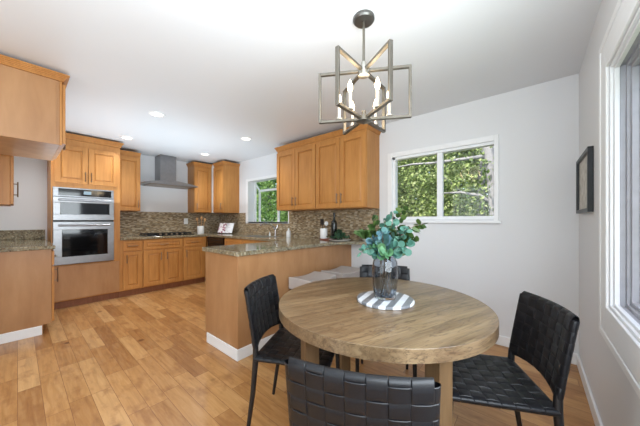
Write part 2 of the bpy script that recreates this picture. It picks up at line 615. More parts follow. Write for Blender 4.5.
# ------------------------------------------------------------------ cabinet builders
def fmap(o, a, n):
    """local (along, up, outward) -> world"""
    o, a, n = Vector(o), Vector(a), Vector(n)
    return lambda p, q, r: o + a * p + Vector((0, 0, 1)) * q + n * r
def door_mb(a0, a1, z0, z1, f, th=0.02, fw=0.058):
    m = MB()
    g = 0.0015
    a0, a1, z0, z1 = a0 + g, a1 - g, z0 + g, z1 - g
    if z1 - z0 < 0.2:
        fw = min(fw, (z1 - z0) * 0.26)
    m.box(a0, a0 + fw, z0, z1, 0.001, th, f)
    m.box(a1 - fw, a1, z0, z1, 0.001, th, f)
    m.box(a0 + fw, a1 - fw, z0, z0 + fw, 0.001, th, f)
    m.box(a0 + fw, a1 - fw, z1 - fw, z1, 0.001, th, f)
    # recessed field with a raised centre
    m.box(a0 + fw, a1 - fw, z0 + fw, z1 - fw, 0.001, th * 0.35, f)
    e = 0.022
    if a1 - a0 - 2 * fw > 3 * e and z1 - z0 - 2 * fw > 3 * e:
        i0, i1, j0, j1 = a0 + fw, a1 - fw, z0 + fw, z1 - fw
        lo = [m.bm.verts.new(f(*p)) for p in ((i0 + 0.006, j0 + 0.006, th * 0.35), (i1 - 0.006, j0 + 0.006, th * 0.35), (i1 - 0.006, j1 - 0.006, th * 0.35), (i0 + 0.006, j1 - 0.006, th * 0.35))]
        hi = [m.bm.verts.new(f(*p)) for p in ((i0 + e, j0 + e, th * 0.72), (i1 - e, j0 + e, th * 0.72), (i1 - e, j1 - e, th * 0.72), (i0 + e, j1 - e, th * 0.72))]
        m.bm.faces.new(hi)
        for k in range(4):
            m.bm.faces.new((lo[k], lo[(k + 1) % 4], hi[(k + 1) % 4], hi[k]))
        m.bm.faces.new(lo[::-1])
    return m
def handle_mb(a, z, f, length=0.13, vertical=True, th=0.02, r=0.0055):
    m = MB()
    h = length / 2
    if vertical:
        m.tube([f(a, z - h, th + 0.028), f(a, z + h, th + 0.028)], r, 8)
        for q in (-h * 0.72, h * 0.72):
            m.tube([f(a, z + q, th - 0.0005), f(a, z + q, th + 0.028)], r * 0.85, 8)
    else:
        m.tube([f(a - h, z, th + 0.028), f(a + h, z, th + 0.028)], r, 8)
        for q in (-h * 0.72, h * 0.72):
            m.tube([f(a + q, z, th - 0.0005), f(a + q, z, th + 0.028)], r * 0.85, 8)
    return m
def add_door(root, a0, a1, z0, z1, f, handle=None, name='door', mat=None, hl=0.13):
    d = door_mb(a0, a1, z0, z1, f).build(name, mat or M['cab'], root, bevel=0.0015, segs=1)
    if handle:
        a, z, vert = handle
        handle_mb(a, z, f, hl, vert).build('handle', M['handle'], d, smooth='auto')
    return d
def crown_mb(segs_, z0, z1, ov):
    """segs_: list of (x0,x1,y0,y1, sides) - the moulding steps outwards on the given sides"""
    m = MB()
    steps = 5
    for k in range(steps):
        za = z0 + (z1 - z0) * k / steps
        zb = z0 + (z1 - z0) * (k + 1) / steps
        o = ov * (0.25 + 0.75 * (k / (steps - 1)) ** 1.3)
        for (x0, x1, y0, y1, sd) in segs_:
            m.box(x0 - (o if 'w' in sd else 0), x1 + (o if 'e' in sd else 0), y0 - (o if 's' in sd else 0), y1 + (o if 'n' in sd else 0), za, zb)
    return m

# ------------------------------------------------------------------ range wall (X = XB), fronts face +X
FB = fmap((-4.85, 0, 0), (0, 1, 0), (1, 0, 0))
def base_unit(label, y0, y1, drawers, doors, f=FB, group='maple base cabinets on the range wall'):
    r = thing('base_cabinet', label, 'cabinet', (-5.17, (y0 + y1) / 2, 0), group)
    m = MB()
    m.box(XB + 0.002, -4.85, y0 + 0.0005, y1 - 0.0005, 0.10, 0.8845)
    m.build('body', M['cab'], r)
    m = MB()
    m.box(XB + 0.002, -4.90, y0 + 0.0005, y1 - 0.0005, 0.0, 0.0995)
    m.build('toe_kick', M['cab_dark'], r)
    n = len(drawers)
    for (p0, p1) in drawers:
        add_door(r, p0, p1, 0.715, 0.868, f, ((p0 + p1) / 2, 0.79, False), 'drawer')
    for (p0, p1, hs) in doors:
        add_door(r, p0, p1, 0.115, 0.70, f, ((p0 + 0.045) if hs == 'l' else (p1 - 0.045), 0.59, True))
    return r

# oven tower
tw = thing('oven_cabinet', 'tall maple oven cabinet with two upper doors, built around the wall oven', 'cabinet', (-5.17, 0.65, 0))
m = MB()
TY0, TY1 = 0.284, 1.012
m.box(XB + 0.002, -4.85, TY0, 0.299, 0.10, 2.30)
m.box(XB + 0.002, -4.85, 0.935, TY1, 0.10, 2.30)
m.box(XB + 0.002, -4.85, 0.299, 0.935, 0.10, 0.588)
m.box(XB + 0.002, -4.85, 0.299, 0.935, 1.640, 2.30)
m.box(XB + 0.002, XB + 0.02, 0.299, 0.935, 0.588, 1.640)
m.build('body', M['cab'], tw)
m = MB()
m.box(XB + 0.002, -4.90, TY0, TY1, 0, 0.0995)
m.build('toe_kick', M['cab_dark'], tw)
add_door(tw, 0.312, 0.645, 1.70, 2.215, FB, (0.645 - 0.03, 1.80, True))
add_door(tw, 0.649, 0.985, 1.70, 2.215, FB, (0.649 + 0.03, 1.80, True))
m = MB()
m.box(-4.8495, -4.832, 0.30, 1.0, 0.115, 0.572)
m.build('drawer_front', M['panel'], tw, bevel=0.002)
crown_mb([(XB + 0.004, -5.13, TY0, TY1, ''), (-5.1299, -4.848, TY0, TY1, 'en')], 2.302, 2.372, 0.04).build('crown_moulding', M['cab'], tw)

# double oven: microwave over oven
ov = thing('double_oven', 'stainless steel double wall oven set in the tall maple cabinet', 'oven', (-5.1, 0.63, 0.59))
OY0, OY1 = 0.300, 0.934
XO = -4.838
m = MB()
m.box(-5.4, XO - 0.02, OY0, OY1, 0.592, 1.638)
m.build('housing', M['black'], ov)
m = MB()
m.box(XO - 0.02, XO, OY0, OY1, 1.515, 1.638)
m.build('control_panel', M['steel'], ov, bevel=0.002)
m = MB()
m.box(XO, XO + 0.003, OY0 + 0.05, OY1 - 0.03, 1.528, 1.622)
cp = m.build('control_glass', M['dark_glass'], ov)
m = MB()
m.box(XO + 0.003, XO + 0.0035, 0.60, 0.68, 1.555, 1.60)
m.build('display', simple('grey_display', (120, 140, 150), 0.2), cp)
def oven_door(z0, z1, wy0, wy1, wz0, wz1, hz, name):
    m = MB()
    m.box(XO - 0.02, XO + 0.02, OY0, OY1, z0, wz0)
    m.box(XO - 0.02, XO + 0.02, OY0, OY1, wz1, z1)
    m.box(XO - 0.02, XO + 0.02, OY0, wy0, wz0, wz1)
    m.box(XO - 0.02, XO + 0.02, wy1, OY1, wz0, wz1)
    d = m.build(name, M['steel'], ov, bevel=0.003)
    m = MB()
    m.box(XO - 0.01, XO + 0.014, wy0, wy1, wz0, wz1)
    m.build('glass', M['dark_glass'], d)
    m = MB()
    m.tube([(XO + 0.062, OY0 + 0.05, hz), (XO + 0.062, OY1 - 0.05, hz)], 0.013, 12)
    for yy in (OY0 + 0.075, OY1 - 0.075):
        m.tube([(XO + 0.0195, yy, hz), (XO + 0.062, yy, hz)], 0.011, 8)
    m.build('handle', M['steel'], d, smooth='auto')
    return d
oven_door(1.195, 1.508, OY0 + 0.07, OY1 - 0.055, 1.275, 1.432, 1.470, 'microwave_door')
oven_door(0.596, 1.172, OY0 + 0.085, OY1 - 0.075, 0.70, 1.065, 1.125, 'oven_door')

# base units
base_unit('narrow maple base cabinet with one drawer, next to the oven tower', 1.013, 1.305, [(1.045, 1.295)], [(1.045, 1.295, 'l')])
base_unit('wide maple base cabinet under the cooktop with two doors', 1.306, 1.917, [(1.316, 1.905)], [(1.316, 1.608, 'r'), (1.612, 1.905, 'l')])
base_unit('maple base cabinet right of the cooktop, nearest the kitchen corner', 1.918, 2.345, [(1.93, 2.30)], [(1.93, 2.30, 'l')])

# back-wall base units (fronts face -Y), mostly behind the peninsula
FA = fmap((0, 2.37, 0), (1, 0, 0), (0, -1, 0))
r = thing('corner_base_cabinet', 'maple corner base cabinet beside the dishwasher', 'cabinet', (-5.15, 2.66, 0))
m = MB()
m.box(XB + 0.002, -4.82, 2.372, YA - 0.002, 0.10, 0.8845)
m.build('body', M['cab'], r)
r = thing('dishwasher', 'black fronted dishwasher under the back counter next to the corner', 'dishwasher', (-4.45, 2.66, 0))
m = MB()
m.box(-4.818, -4.20, 2.38, YA - 0.01, 0.02, 0.884)
m.build('housing', M['black'], r)
m = MB()
m.box(-4.80, -4.205, 2.35, 2.379, 0.10, 0.76)
m.build('door', M['dark_glass'], r, bevel=0.003)
m = MB()
m.box(-4.80, -4.205, 2.345, 2.379, 0.765, 0.875)
m.build('control_panel', M['dark_glass'], r, bevel=0.003)
r = thing('sink_base_cabinet', 'maple sink cabinet below the garden window, behind the peninsula', 'cabinet', (-3.35, 2.66, 0))
m = MB()
m.box(-4.198, -2.54, 2.372, YA - 0.002, 0.10, 0.70)
m.box(-4.198, -2.54, 2.372, 2.385, 0.70, 0.8845)
m.build('body', M['cab'], r)
for k in range(3):
    x0 = -4.17 + k * 0.53
    add_door(r, x0, x0 + 0.52, 0.115, 0.70, FA, (x0 + 0.475, 0.6, True))
    add_door(r, x0, x0 + 0.52, 0.715, 0.868, FA, None, 'drawer')

# peninsula
PX0, PX1, PY0 = -2.50, -1.924, 1.205
pen = thing('peninsula_cabinet', 'maple veneered kitchen peninsula carrying the granite counter', 'cabinet', (-2.2, 2.05, 0))
m = MB()
m.box(PX0 + 0.02, PX1 - 0.012, PY0 + 0.012, YA - 0.002, 0.0, 0.8845)
m.build('body', M['cab'], pen)
m = MB()
m.box(PX0, PX1 - 0.022, PY0, PY0 + 0.0115, 0.03, 0.8845)
m.build('end_panel', M['panel'], pen, bevel=0.001)
m = MB()
m.box(PX1 - 0.0115, PX1, PY0 + 0.022, YA - 0.002, 0.03, 0.8845)
m.build('side_panel', M['panel'], pen, bevel=0.001)
m = MB()
m.box(PX1 - 0.0215, PX1 + 0.002, PY0 - 0.002, PY0 + 0.0215, 0.0, 0.8845)
m.build('corner_post', M['panel'], pen, bevel=0.002)
m = MB()
m.box(PX0 + 0.05, PX1 + 0.014, PY0 - 0.014, PY0 - 0.0022, 0, 0.095)
m.box(PX1 + 0.0022, PX1 + 0.014, PY0 - 0.0022, YA - 0.016, 0, 0.095)
m.build('skirting', M['trim'], pen, bevel=0.003)
FP = fmap((PX0 + 0.02, 0, 0), (0, 1, 0), (-1, 0, 0))
for k in range(2):
    y0 = PY0 + 0.03 + k * 0.56
    add_door(pen, y0, y0 + 0.55, 0.115, 0.70, FP, (y0 + 0.5, 0.6, True))
    add_door(pen, y0, y0 + 0.55, 0.715, 0.868, FP, (y0 + 0.275, 0.79, False), 'drawer')

# granite worktop: range wall + back wall + peninsula in one slab, with the curved breakfast ledge
def arc(cx, cy, r, a0, a1, n=10):
    return [(cx + r * math.cos(R(a0 + (a1 - a0) * k / n)), cy + r * math.sin(R(a0 + (a1 - a0) * k / n))) for k in range(n + 1)]
poly = [(XB + 0.003, 1.014), (-4.822, 1.014), (-4.822, 2.345), (-2.535, 2.345), (-2.535, 1.185)]
poly += arc(-1.92, 1.205, 0.022, -90, 0, 4)
poly += [(-1.898, 1.6), (-1.898, 2.05), (-1.893, 2.3), (-1.878, 2.45), (-1.845, 2.58), (-1.79, 2.67), (-1.70, 2.74), (-1.6, 2.79), (-1.49, 2.83), (-1.44, 2.86), (-1.425, 2.90), (-1.425, YA - 0.003), (XB + 0.003, YA - 0.003)]
m = MB()
m.prism(poly, 0.885, 0.925)
top = m.build('granite_worktop', M['granite'], bevel=0.006)
tag(top, 'speckled brown granite worktop running along the range wall and out over the peninsula', 'worktop')

# backsplashes
m = MB()
m.box(XB + 0.001, XB + 0.012, 1.014, YA - 0.001, 0.9255, 1.352)
o = m.build('tile_backsplash', M['mosaic_y'])
tag(o, 'brown mosaic tile backsplash behind the cooktop', 'backsplash')
m = MB()
m.box(-5.487, -4.446, YA - 0.012, YA - 0.001, 0.9255, 1.345)
m.box(-4.446, -3.169, YA - 0.012, YA - 0.001, 0.9255, 1.134)
m.box(-3.169, -1.50, YA - 0.012, YA - 0.001, 0.9255, 1.345)
o = m.build('tile_backsplash', M['mosaic_x'])
tag(o, 'brown mosaic tile backsplash behind the sink and below the garden window', 'backsplash')

# ------------------------------------------------------------------ upper cabinets
def upper(label, x0, x1, y0, y1, z0, z1, f, doors, crown, hz=1.47, group='maple wall cabinets', name='wall_cabinet', ctop=None):
    r = thing(name, label, 'cabinet', ((x0 + x1) / 2, (y0 + y1) / 2, z0), group)
    m = MB()
    m.box(x0, x1, y0, y1, z0, z1)
    m.build('body', M['cab'], r, bevel=0.0015, segs=1)
    for (p0, p1, hs) in doors:
        h = None
        if hs:
            h = ((p0 + 0.032) if hs == 'l' else (p1 - 0.032), hz, True)
        add_door(r, p0, p1, z0 + 0.008, z1 - 0.035, f, h)
    crown_mb([(x0, x1, y0, y1, crown)], z1 + 0.0005, (ctop or z1 + 0.06), 0.034).build('crown_moulding', M['cab'], r)
    return r
FU = fmap((-5.19, 0, 0), (0, 1, 0), (1, 0, 0))
upper('narrow maple wall cabinet between the oven tower and the range hood', XB + 0.002, -5.19, 1.013, 1.365, 1.35, 2.29, FU, [(1.02, 1.36, 'r')], 'e', ctop=2.345)
upper('maple wall cabinet right of the range hood', XB + 0.002, -5.19, 2.275, 2.63, 1.35, 2.30, FU, [(2.28, 2.61, 'l')], 'es', ctop=2.36)
FUA = fmap((0, 2.62, 0), (1, 0, 0), (0, -1, 0))
upper('maple wall cabinet in the corner left of the garden window', -5.06, -4.68, 2.62, YA - 0.002, 1.345, 2.30, FUA, [(-5.055, -4.685, 'r')], 'es', ctop=2.36)
m = MB()
m.box(-5.189, -5.061, 2.632, 2.640, 1.35, 2.36)
struct(m.build('trim_1', M['trim']), 'white filler strip in the corner between the two wall cabinets')
FUD = fmap((0, 2.645, 0), (1, 0, 0), (0, -1, 0))
upper('left maple wall cabinet with two doors above the peninsula', -3.10, -2.288, 2.645, YA - 0.002, 1.345, 2.275, FUD,
      [(-3.095, -2.688, 'r'), (-2.684, -2.293, 'l')], 'ws')
upper('right maple wall cabinet with two doors above the peninsula, beside the dining window', -2.286, -1.50, 2.645, YA - 0.002, 1.345, 2.275, FUD,
      [(-2.281, -1.878, 'r'), (-1.874, -1.505, 'l')], 'es')

# ------------------------------------------------------------------ left bank (fronts face +Y)
FL = fmap((0, 0.235, 0), (1, 0, 0), (0, 1, 0))
r = thing('end_base_cabinet', 'maple base cabinet with veneered end panel at the left edge, white skirting', 'cabinet', (-4.4, -0.07, 0))
XE = -3.93
m = MB()
m.box(-4.80, XE - 0.012, YD + 0.002, 0.235, 0.10, 0.8845)
m.build('body', M['cab'], r)
m = MB()
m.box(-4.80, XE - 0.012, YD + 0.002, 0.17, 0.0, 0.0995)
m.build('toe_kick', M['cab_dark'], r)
m = MB()
m.prism([(YD + 0.002, 0.0), (0.172, 0.0), (0.172, 0.10), (0.234, 0.10), (0.234, 0.8845), (YD + 0.002, 0.8845)], XE - 0.0115, XE, lambda y, z, x: (x, y, z))
m.build('end_panel', M['panel'], r, bevel=0.001)
m = MB()
m.box(XE + 0.0005, XE + 0.013, YD + 0.016, 0.166, 0, 0.095)
m.build('skirting', M['trim'], r, bevel=0.003)
add_door(r, -4.36, XE - 0.004, 0.115, 0.70, FL, (XE - 0.05, 0.60, True), hl=0.16)
add_door(r, -4.36, XE - 0.004, 0.715, 0.868, FL, (XE - 0.21, 0.79, False), 'drawer')
m = MB()
m.box(XB + 0.003, XE + 0.022, YD + 0.003, 0.262, 0.885, 0.925)
o = m.build('granite_counter', M['granite'], bevel=0.006)
tag(o, 'speckled granite counter on the end cabinet at the left edge', 'worktop')
m = MB()
m.box(XB + 0.003, XB + 0.022, YD + 0.023, 0.262, 0.9252, 1.057)
m.box(XB + 0.003, XE, YD + 0.003, YD + 0.022, 0.9252, 1.057)
m.build('upstand', M['granite_honed'], o, bevel=0.002)

r = thing('wall_cabinet', 'maple wall cabinet at the left edge hanging over the granite counter', 'cabinet', (-4.2, -0.2, 1.345), 'maple wall cabinets')
m = MB()
m.box(-4.40, XE, YD + 0.002, -0.045, 1.345, 2.30)
m.build('body', M['cab'], r, bevel=0.0015)
FLU = fmap((0, -0.045, 0), (1, 0, 0), (0, 1, 0))
add_door(r, -4.395, XE - 0.003, 1.352, 2.29, FLU, (XE - 0.035, 1.50, True), hl=0.15)

r = thing('overhead_cabinet', 'deep maple cabinet hung high above the empty fridge alcove, top left', 'cabinet', (-3.36, -0.05, 1.81))
m = MB()
m.box(-3.80, -2.962, YD + 0.002, 0.222, 1.806, 2.325)
m.build('body', M['panel'], r, bevel=0.001)
m = MB()
m.box(-2.9618, -2.957, YD + 0.004, 0.205, 1.806, 2.325)
m.build('end_panel', M['panel'], r, bevel=0.001)
m = MB()
m.box(-3.80, -2.957, 0.2225, 0.236, 1.806, 2.325)
m.build('face_frame', M['cab'], r, bevel=0.001)
FLO = fmap((0, 0.2365, 0), (1, 0, 0), (0, 1, 0))
add_door(r, -3.79, -3.38, 1.82, 2.31, FLO, (-3.41, 1.92, True))
add_door(r, -3.376, -2.96, 1.82, 2.31, FLO, (-3.345, 1.92, True))
crown_mb([(-3.80, -2.955, YD + 0.002, 0.236, 'en')], 2.326, 2.378, 0.042).build('crown_moulding', M['cab'], r)

# ------------------------------------------------------------------ range hood, cooktop, small kitchen things
r = thing('range_hood', 'stainless chimney range hood with a curved canopy above the cooktop', 'range hood', (-5.35, 1.80, 1.8))
HC = 1.81
m = MB()
m.box(XB + 0.003, -5.20, HC - 0.135, HC + 0.135, 1.908, ZC - 0.002)
m.build('chimney', M['steel'], r, bevel=0.003)
m = MB()
n = 24
hw = 0.44
pts = [(HC - hw + 2 * hw * k / n, 1.846 + 0.062 * (1 - abs(-1 + 2 * k / n) ** 1.7)) for k in range(n + 1)]
prof = pts + [(HC + hw, 1.832), (HC - hw, 1.832)]
m.prism(prof, XB + 0.003, -4.97, lambda y, z, x: (x, y, z))
m.build('canopy', M['steel'], r, smooth='auto')
m = MB()
m.box(XB + 0.06, -5.02, HC - 0.34, HC + 0.34, 1.824, 1.8315)
m.build('filter_panel', M['handle'], r)

ck = thing('cooktop', 'black gas cooktop with grates and steel knobs set in the range counter', 'cooktop', (-5.16, 1.8, 0.925))
m = MB()
m.box(-5.42, -4.92, 1.40, 2.16, 0.9255, 0.937)
m.build('glass_plate', M['dark_glass'], ck, bevel=0.004)
for gy in (1.42, 1.665, 1.91):
    m = MB()
    for yy in (gy, gy + 0.11, gy + 0.225):
        m.box(-5.40, -5.02, yy, yy + 0.012, 0.950, 0.965)
    for xx in (-5.40, -5.21, -5.032):
        m.box(xx, xx + 0.012, gy, gy + 0.237, 0.945, 0.960)
    for xx in (-5.40, -5.032):
        for yy in (gy, gy + 0.225):
            m.box(xx, xx + 0.012, yy, yy + 0.012, 0.9372, 0.95)
    m.build('grate', M['black'], ck)
for (bx_, by_) in ((-5.30, 1.53), (-5.12, 1.53), (-5.21, 1.78), (-5.30, 2.03), (-5.12, 2.03)):
    m = MB()
    m.lathe([(0.045, 0.9372), (0.045, 0.944), (0.03, 0.946), (0.03, 0.9495)], 16, bx_, by_)
    m.build('burner', M['black'], ck, smooth='auto')
for k in range(5):
    m = MB()
    m.lathe([(0.02, 0.9372), (0.018, 0.962), (0.014, 0.966)], 14, -4.965, 1.60 + k * 0.09)
    m.build('knob', M['handle'], ck, smooth='auto')

o = MB().box(XB + 0.0125, XB + 0.018, 2.195, 2.275, 1.115, 1.235).build('wall_outlet', M['white_plastic'], bevel=0.003)
tag(o, 'white wall outlet on the tiles right of the cooktop', 'outlet')

def crock(label, x, y, z, r0, h, group=None):
    m = MB()
    m.lathe([(r0 * 0.9, z), (r0, z + 0.01), (r0, z + h - 0.004), (r0 * 0.97, z + h), (r0 * 0.88, z + h - 0.002), (r0 * 0.88, z + 0.012)], 28, x, y)
    o = m.build('utensil_crock', M['white_ceramic'], smooth='auto')
    return tag(o, label, 'crock', group)
CK = (-5.10, 2.36)
crock('white utensil crock standing in the kitchen corner beside the cooktop', CK[0], CK[1], 0.9255, 0.062, 0.155)
M['spoon'] = wood('pale_spoon_wood', (176, 128, 80), (196, 148, 98), (208, 164, 114), (40, 40, 4), 0.6)
spoons = [((-0.03, -0.02), (-0.06, -0.05), 0.30, 'leftmost wooden spoon standing in the corner crock'),
          ((0.0, 0.015), (0.0, 0.02), 0.33, 'tallest wooden spoon in the middle of the corner crock'),
          ((0.02, 0.03), (0.05, 0.07), 0.29, 'rightmost wooden spoon leaning out of the corner crock')]
for (b, tp, h, lab) in spoons:
    r = thing('wooden_spoon', lab, 'spoon', (CK[0], CK[1], 0.94), 'wooden spoons in the white crock')
    m = MB()
    p0 = Vector((CK[0] + b[0] * 0.7, CK[1] + b[1] * 0.7, 0.942))
    p1 = Vector((CK[0] + tp[0], CK[1] + tp[1], 0.942 + h))
    m.tube([p0, p0.lerp(p1, 0.8)], 0.006, 8)
    m.build('spoon_handle', M['spoon'], r, smooth='auto')
    m = MB()
    m.ball(p0.lerp(p1, 0.9), 0.024, 10, 1.5)
    m.build('spoon_bowl', M['spoon'], r, smooth=True)

# cookbook on a stand, near the corner
r = thing('cookbook_stand', 'thin black cookbook stand on the counter in the kitchen corner', 'stand', (-4.75, 2.72, 0.925))
CB = Matrix.Translation((-4.76, 2.70, 0.9265)) @ Matrix.Rotation(R(24), 4, 'Z')
def cbm(x, y, z):
    return CB @ Vector((x, y, z))
m = MB()
m.tube([cbm(-0.13, 0.0, 0.006), cbm(0.13, 0.0, 0.006)], 0.005, 6)
m.tube([cbm(-0.13, 0.0, 0.006), cbm(-0.13, -0.06, 0.006), cbm(-0.13, -0.06, 0.035)], 0.004, 6)
m.tube([cbm(0.13, 0.0, 0.006), cbm(0.13, -0.06, 0.006), cbm(0.13, -0.06, 0.035)], 0.004, 6)
m.build('base_rail', M['black'], r, smooth='auto')
m = MB()
for xx in (-0.13, 0.13):
    m.tube([cbm(xx, 0.0, 0.006), cbm(xx, 0.075, 0.19)], 0.004, 6)
m.tube([cbm(-0.13, 0.075, 0.19), cbm(0.13, 0.075, 0.19)], 0.004, 6)
m.build('back_rest', M['black'], r, smooth='auto')
def page_mat(name, seed, cover):
    t = NT(name, 0.4)
    vo = t.node('TexVoronoi')
    vo.inputs['Scale'].default_value = 22
    t.link(t.coords((1, 1, 1), (seed, seed, 0)), vo.inputs['Vector'])
    t.base(t.ramp(vo.outputs['Distance'], cover))
    return t.m
M['page_photo'] = page_mat('cookbook_photo_page', 0.3, [(0.25, lin(120, 58, 78)), (0.45, lin(196, 150, 160)), (0.6, lin(238, 234, 234))])
M['page_text'] = page_mat('cookbook_text_page', 1.1, [(0.15, lin(206, 204, 208)), (0.4, lin(240, 239, 240))])
r = thing('open_cookbook', 'open cookbook with a pink food photograph resting on the stand', 'book', (-4.76, 2.68, 0.94))
def pg(sx):
    m = MB()
    for (a0, a1) in ((0.0, 0.165),):
        vs = []
        for (u, dv) in ((0.003, 0.0), (0.06, 0.012), (0.165, 0.004)):
            vs.append((sx * u, dv))
        poly = [(u, -dv - 0.012) for u, dv in vs] + [(u, 0.002) for u, dv in reversed(vs)]
        def f(u, w_, h):
            yy = -0.006 + 0.39 * h + w_
            return cbm(u, yy - 0.010, 0.014 + 0.92 * h)
        m.prism(poly, 0.0, 0.215, f)
    return m
pg(-1).build('left_page', M['page_photo'], r)
pg(1).build('right_page', M['page_text'], r)

# faucet, soap dispenser and bottles by the sink
r = thing('kitchen_faucet', 'chrome pull-down faucet standing behind the sink', 'faucet', (-3.40, 2.86, 0.9255))
m = MB()
m.lathe([(0.028, 0.9255), (0.026, 0.935), (0.022, 0.94), (0.02, 1.05), (0.016, 1.06)], 18, -3.40, 2.86)
m.build('base', M['chrome'], r, smooth='auto')
m = MB()
pts = [(-3.40, 2.855, 1.03), (-3.40, 2.84, 1.06), (-3.40, 2.79, 1.105), (-3.405, 2.70, 1.135), (-3.41, 2.61, 1.14), (-3.415, 2.555, 1.112)]
m.tube(pts, [0.017, 0.016, 0.015, 0.015, 0.016, 0.018], 12)
m.build('spout', M['chrome'], r, smooth='auto')
m = MB()
m.tube([(-3.39, 2.86, 1.04), (-3.375, 2.87, 1.075), (-3.37, 2.875, 1.11)], [0.009, 0.007, 0.006], 8)
m.build('lever', M['chrome'], r, smooth='auto')
r = thing('sink', 'stainless undermount sink in front of the faucet', 'sink', (-3.5, 2.6, 0.86))
m = MB()
m.box(-3.82, -3.18, 2.44, 2.77, 0.9253, 0.9268)
m.build('basin', M['steel'], r)
def bottle(name, label, cat, x, y, z, prof, mat, capmat=None, capprof=None, group=None):
    r = thing(name, label, cat, (x, y, z), group)
    m = MB()
    m.lathe([(a, z + b) for a, b in prof], 20, x, y)
    m.build('body', mat, r, smooth='auto')
    if capprof:
        m = MB()
        m.lathe([(a, z + b) for a, b in capprof], 14, x, y)
        m.build('cap', capmat, r, smooth='auto')
    return r
bottle('soap_pump', 'small white soap pump left of the faucet', 'soap dispenser', -3.53, 2.84, 0.9255, [(0.016, 0), (0.016, 0.02), (0.009, 0.025), (0.009, 0.05)], M['white_plastic'], M['chrome'], [(0.012, 0.0505), (0.012, 0.062), (0.006, 0.066)])
bottle('soap_bottle', 'white soap bottle right of the faucet', 'bottle', -3.03, 2.82, 0.9255, [(0.034, 0), (0.036, 0.01), (0.036, 0.08), (0.026, 0.1), (0.012, 0.108), (0.012, 0.118)], M['white_ceramic'], M['white_plastic'], [(0.014, 0.1185), (0.014, 0.135), (0.005, 0.14)])

# things under the wall cabinet on the back counter
o = MB().prism(arc(0, 0, 0.14, 0, 360, 28)[:-1], 0.9258, 0.94, lambda x, y, z: (-2.13 + x * 1.25, 2.77 + y * 0.9, z)).build('serving_board', wood('reddish_board_wood', (96, 46, 34), (116, 58, 42), (132, 70, 50), (10, 40, 40), 0.45), bevel=0.003)
tag(o, 'dark red wooden board under the crock and bottle on the back counter', 'board')
K2 = (-2.235, 2.745)
crock('white utensil crock with dark utensils standing on the dark red board', K2[0], K2[1], 0.9405, 0.052, 0.14)
for (dx, dy, h, lab, kind) in ((-0.022, 0.0, 0.25, 'black slotted turner standing in the crock on the red board', 'turner'), (0.02, 0.014, 0.22, 'steel whisk-handled spoon standing in the crock on the red board', 'ladle')):
    r = thing('kitchen_' + kind, lab, 'utensil', (K2[0], K2[1], 0.955), 'utensils in the crock on the board')
    p0 = Vector((K2[0] + dx * 0.4, K2[1] + dy * 0.4, 0.955))
    p1 = Vector((K2[0] + dx * 1.6, K2[1] + dy * 1.6, 0.955 + h))
    m = MB()
    m.tube([p0, p0.lerp(p1, 0.75)], 0.006, 8)
    m.build('handle', M['black'] if kind == 'turner' else M['steel'], r, smooth='auto')
    m = MB()
    if kind == 'turner':
        q = p0.lerp(p1, 0.86)
        m.box(q.x - 0.03, q.x + 0.03, q.y - 0.004, q.y + 0.004, q.z - 0.04, q.z + 0.04)
        m.build('blade', M['black'], r, bevel=0.003)
    else:
        m.ball(p0.lerp(p1, 0.88), 0.03, 12, 1.1)
        m.build('bowl', M['white_ceramic'], r, smooth=True)
M['dark_bottle'] = simple('dark_green_bottle_glass', (20, 24, 20), 0.08)
bottle('wine_bottle', 'tall dark bottle standing on the red board next to the white crock', 'bottle', -2.065, 2.76, 0.9405,
       [(0.038, 0), (0.042, 0.006), (0.042, 0.205), (0.036, 0.232), (0.016, 0.262), (0.0155, 0.32)], M['dark_bottle'], M['black'], [(0.0175, 0.321), (0.0175, 0.352), (0.012, 0.355)])
o = MB().lathe([(0.07, 0.9258), (0.13, 0.932), (0.145, 0.944), (0.14, 0.945), (0.12, 0.937), (0.0001, 0.936)], 32, -1.93, 2.70).build('white_plate', M['white_ceramic'], smooth='auto')
tag(o, 'white plate on the counter holding the dark green leafy bundle', 'plate')

def leaves_into(m, rnd, c, spread, size, n, up=0.3):
    for _ in range(n):
        p = Vector(c) + Vector((rnd.gauss(0, spread[0]), rnd.gauss(0, spread[1]), rnd.gauss(0, spread[2])))
        d = Vector((rnd.uniform(-1, 1), rnd.uniform(-1, 1), rnd.uniform(-0.6, 1) + up)).normalized()
        nrm = Vector((rnd.uniform(-1, 1), rnd.uniform(-1, 1), rnd.uniform(0, 1.2))).normalized()
        sd = d.cross(nrm)
        if sd.length < 0.05:
            continue
        sd.normalize()
        L = size * rnd.uniform(0.7, 1.3)
        w_ = L * 0.36
        nn = sd.cross(d) * (L * 0.12)
        v = [m.bm.verts.new(q) for q in (p, p + d * L * 0.45 + sd * w_ + nn, p + d * L, p + d * L * 0.45 - sd * w_ + nn)]
        m.bm.faces.new(v)
rnd = random.Random(5)
M['leaf_dark'] = leaf_mat('dark_green_leaves', [(34, 58, 40), (48, 78, 54), (66, 98, 66)], 0.2)
r = thing('leafy_bundle', 'dark green leafy bundle heaped on the white plate', 'greens', (-1.93, 2.70, 0.937))
m = MB()
for k in range(5):
    a = k * 1.256
    m.tube([(-1.93 + 0.02 * math.cos(a), 2.70 + 0.02 * math.sin(a), 0.9372), (-1.93 + 0.035 * math.cos(a), 2.70 + 0.035 * math.sin(a), 0.975)], 0.003, 5)
m.build('stalk', M['leaf_dark'], r)
m = MB()
for k in range(9):
    f = k / 8
    leaves_into(m, rnd, (-1.93, 2.70, 0.958 + 0.075 * f), (0.055 * (1 - f) + 0.006, 0.055 * (1 - f) + 0.006, 0.006), 0.04, 26)
m.build('foliage', M['leaf_dark'], r, recalc=False)

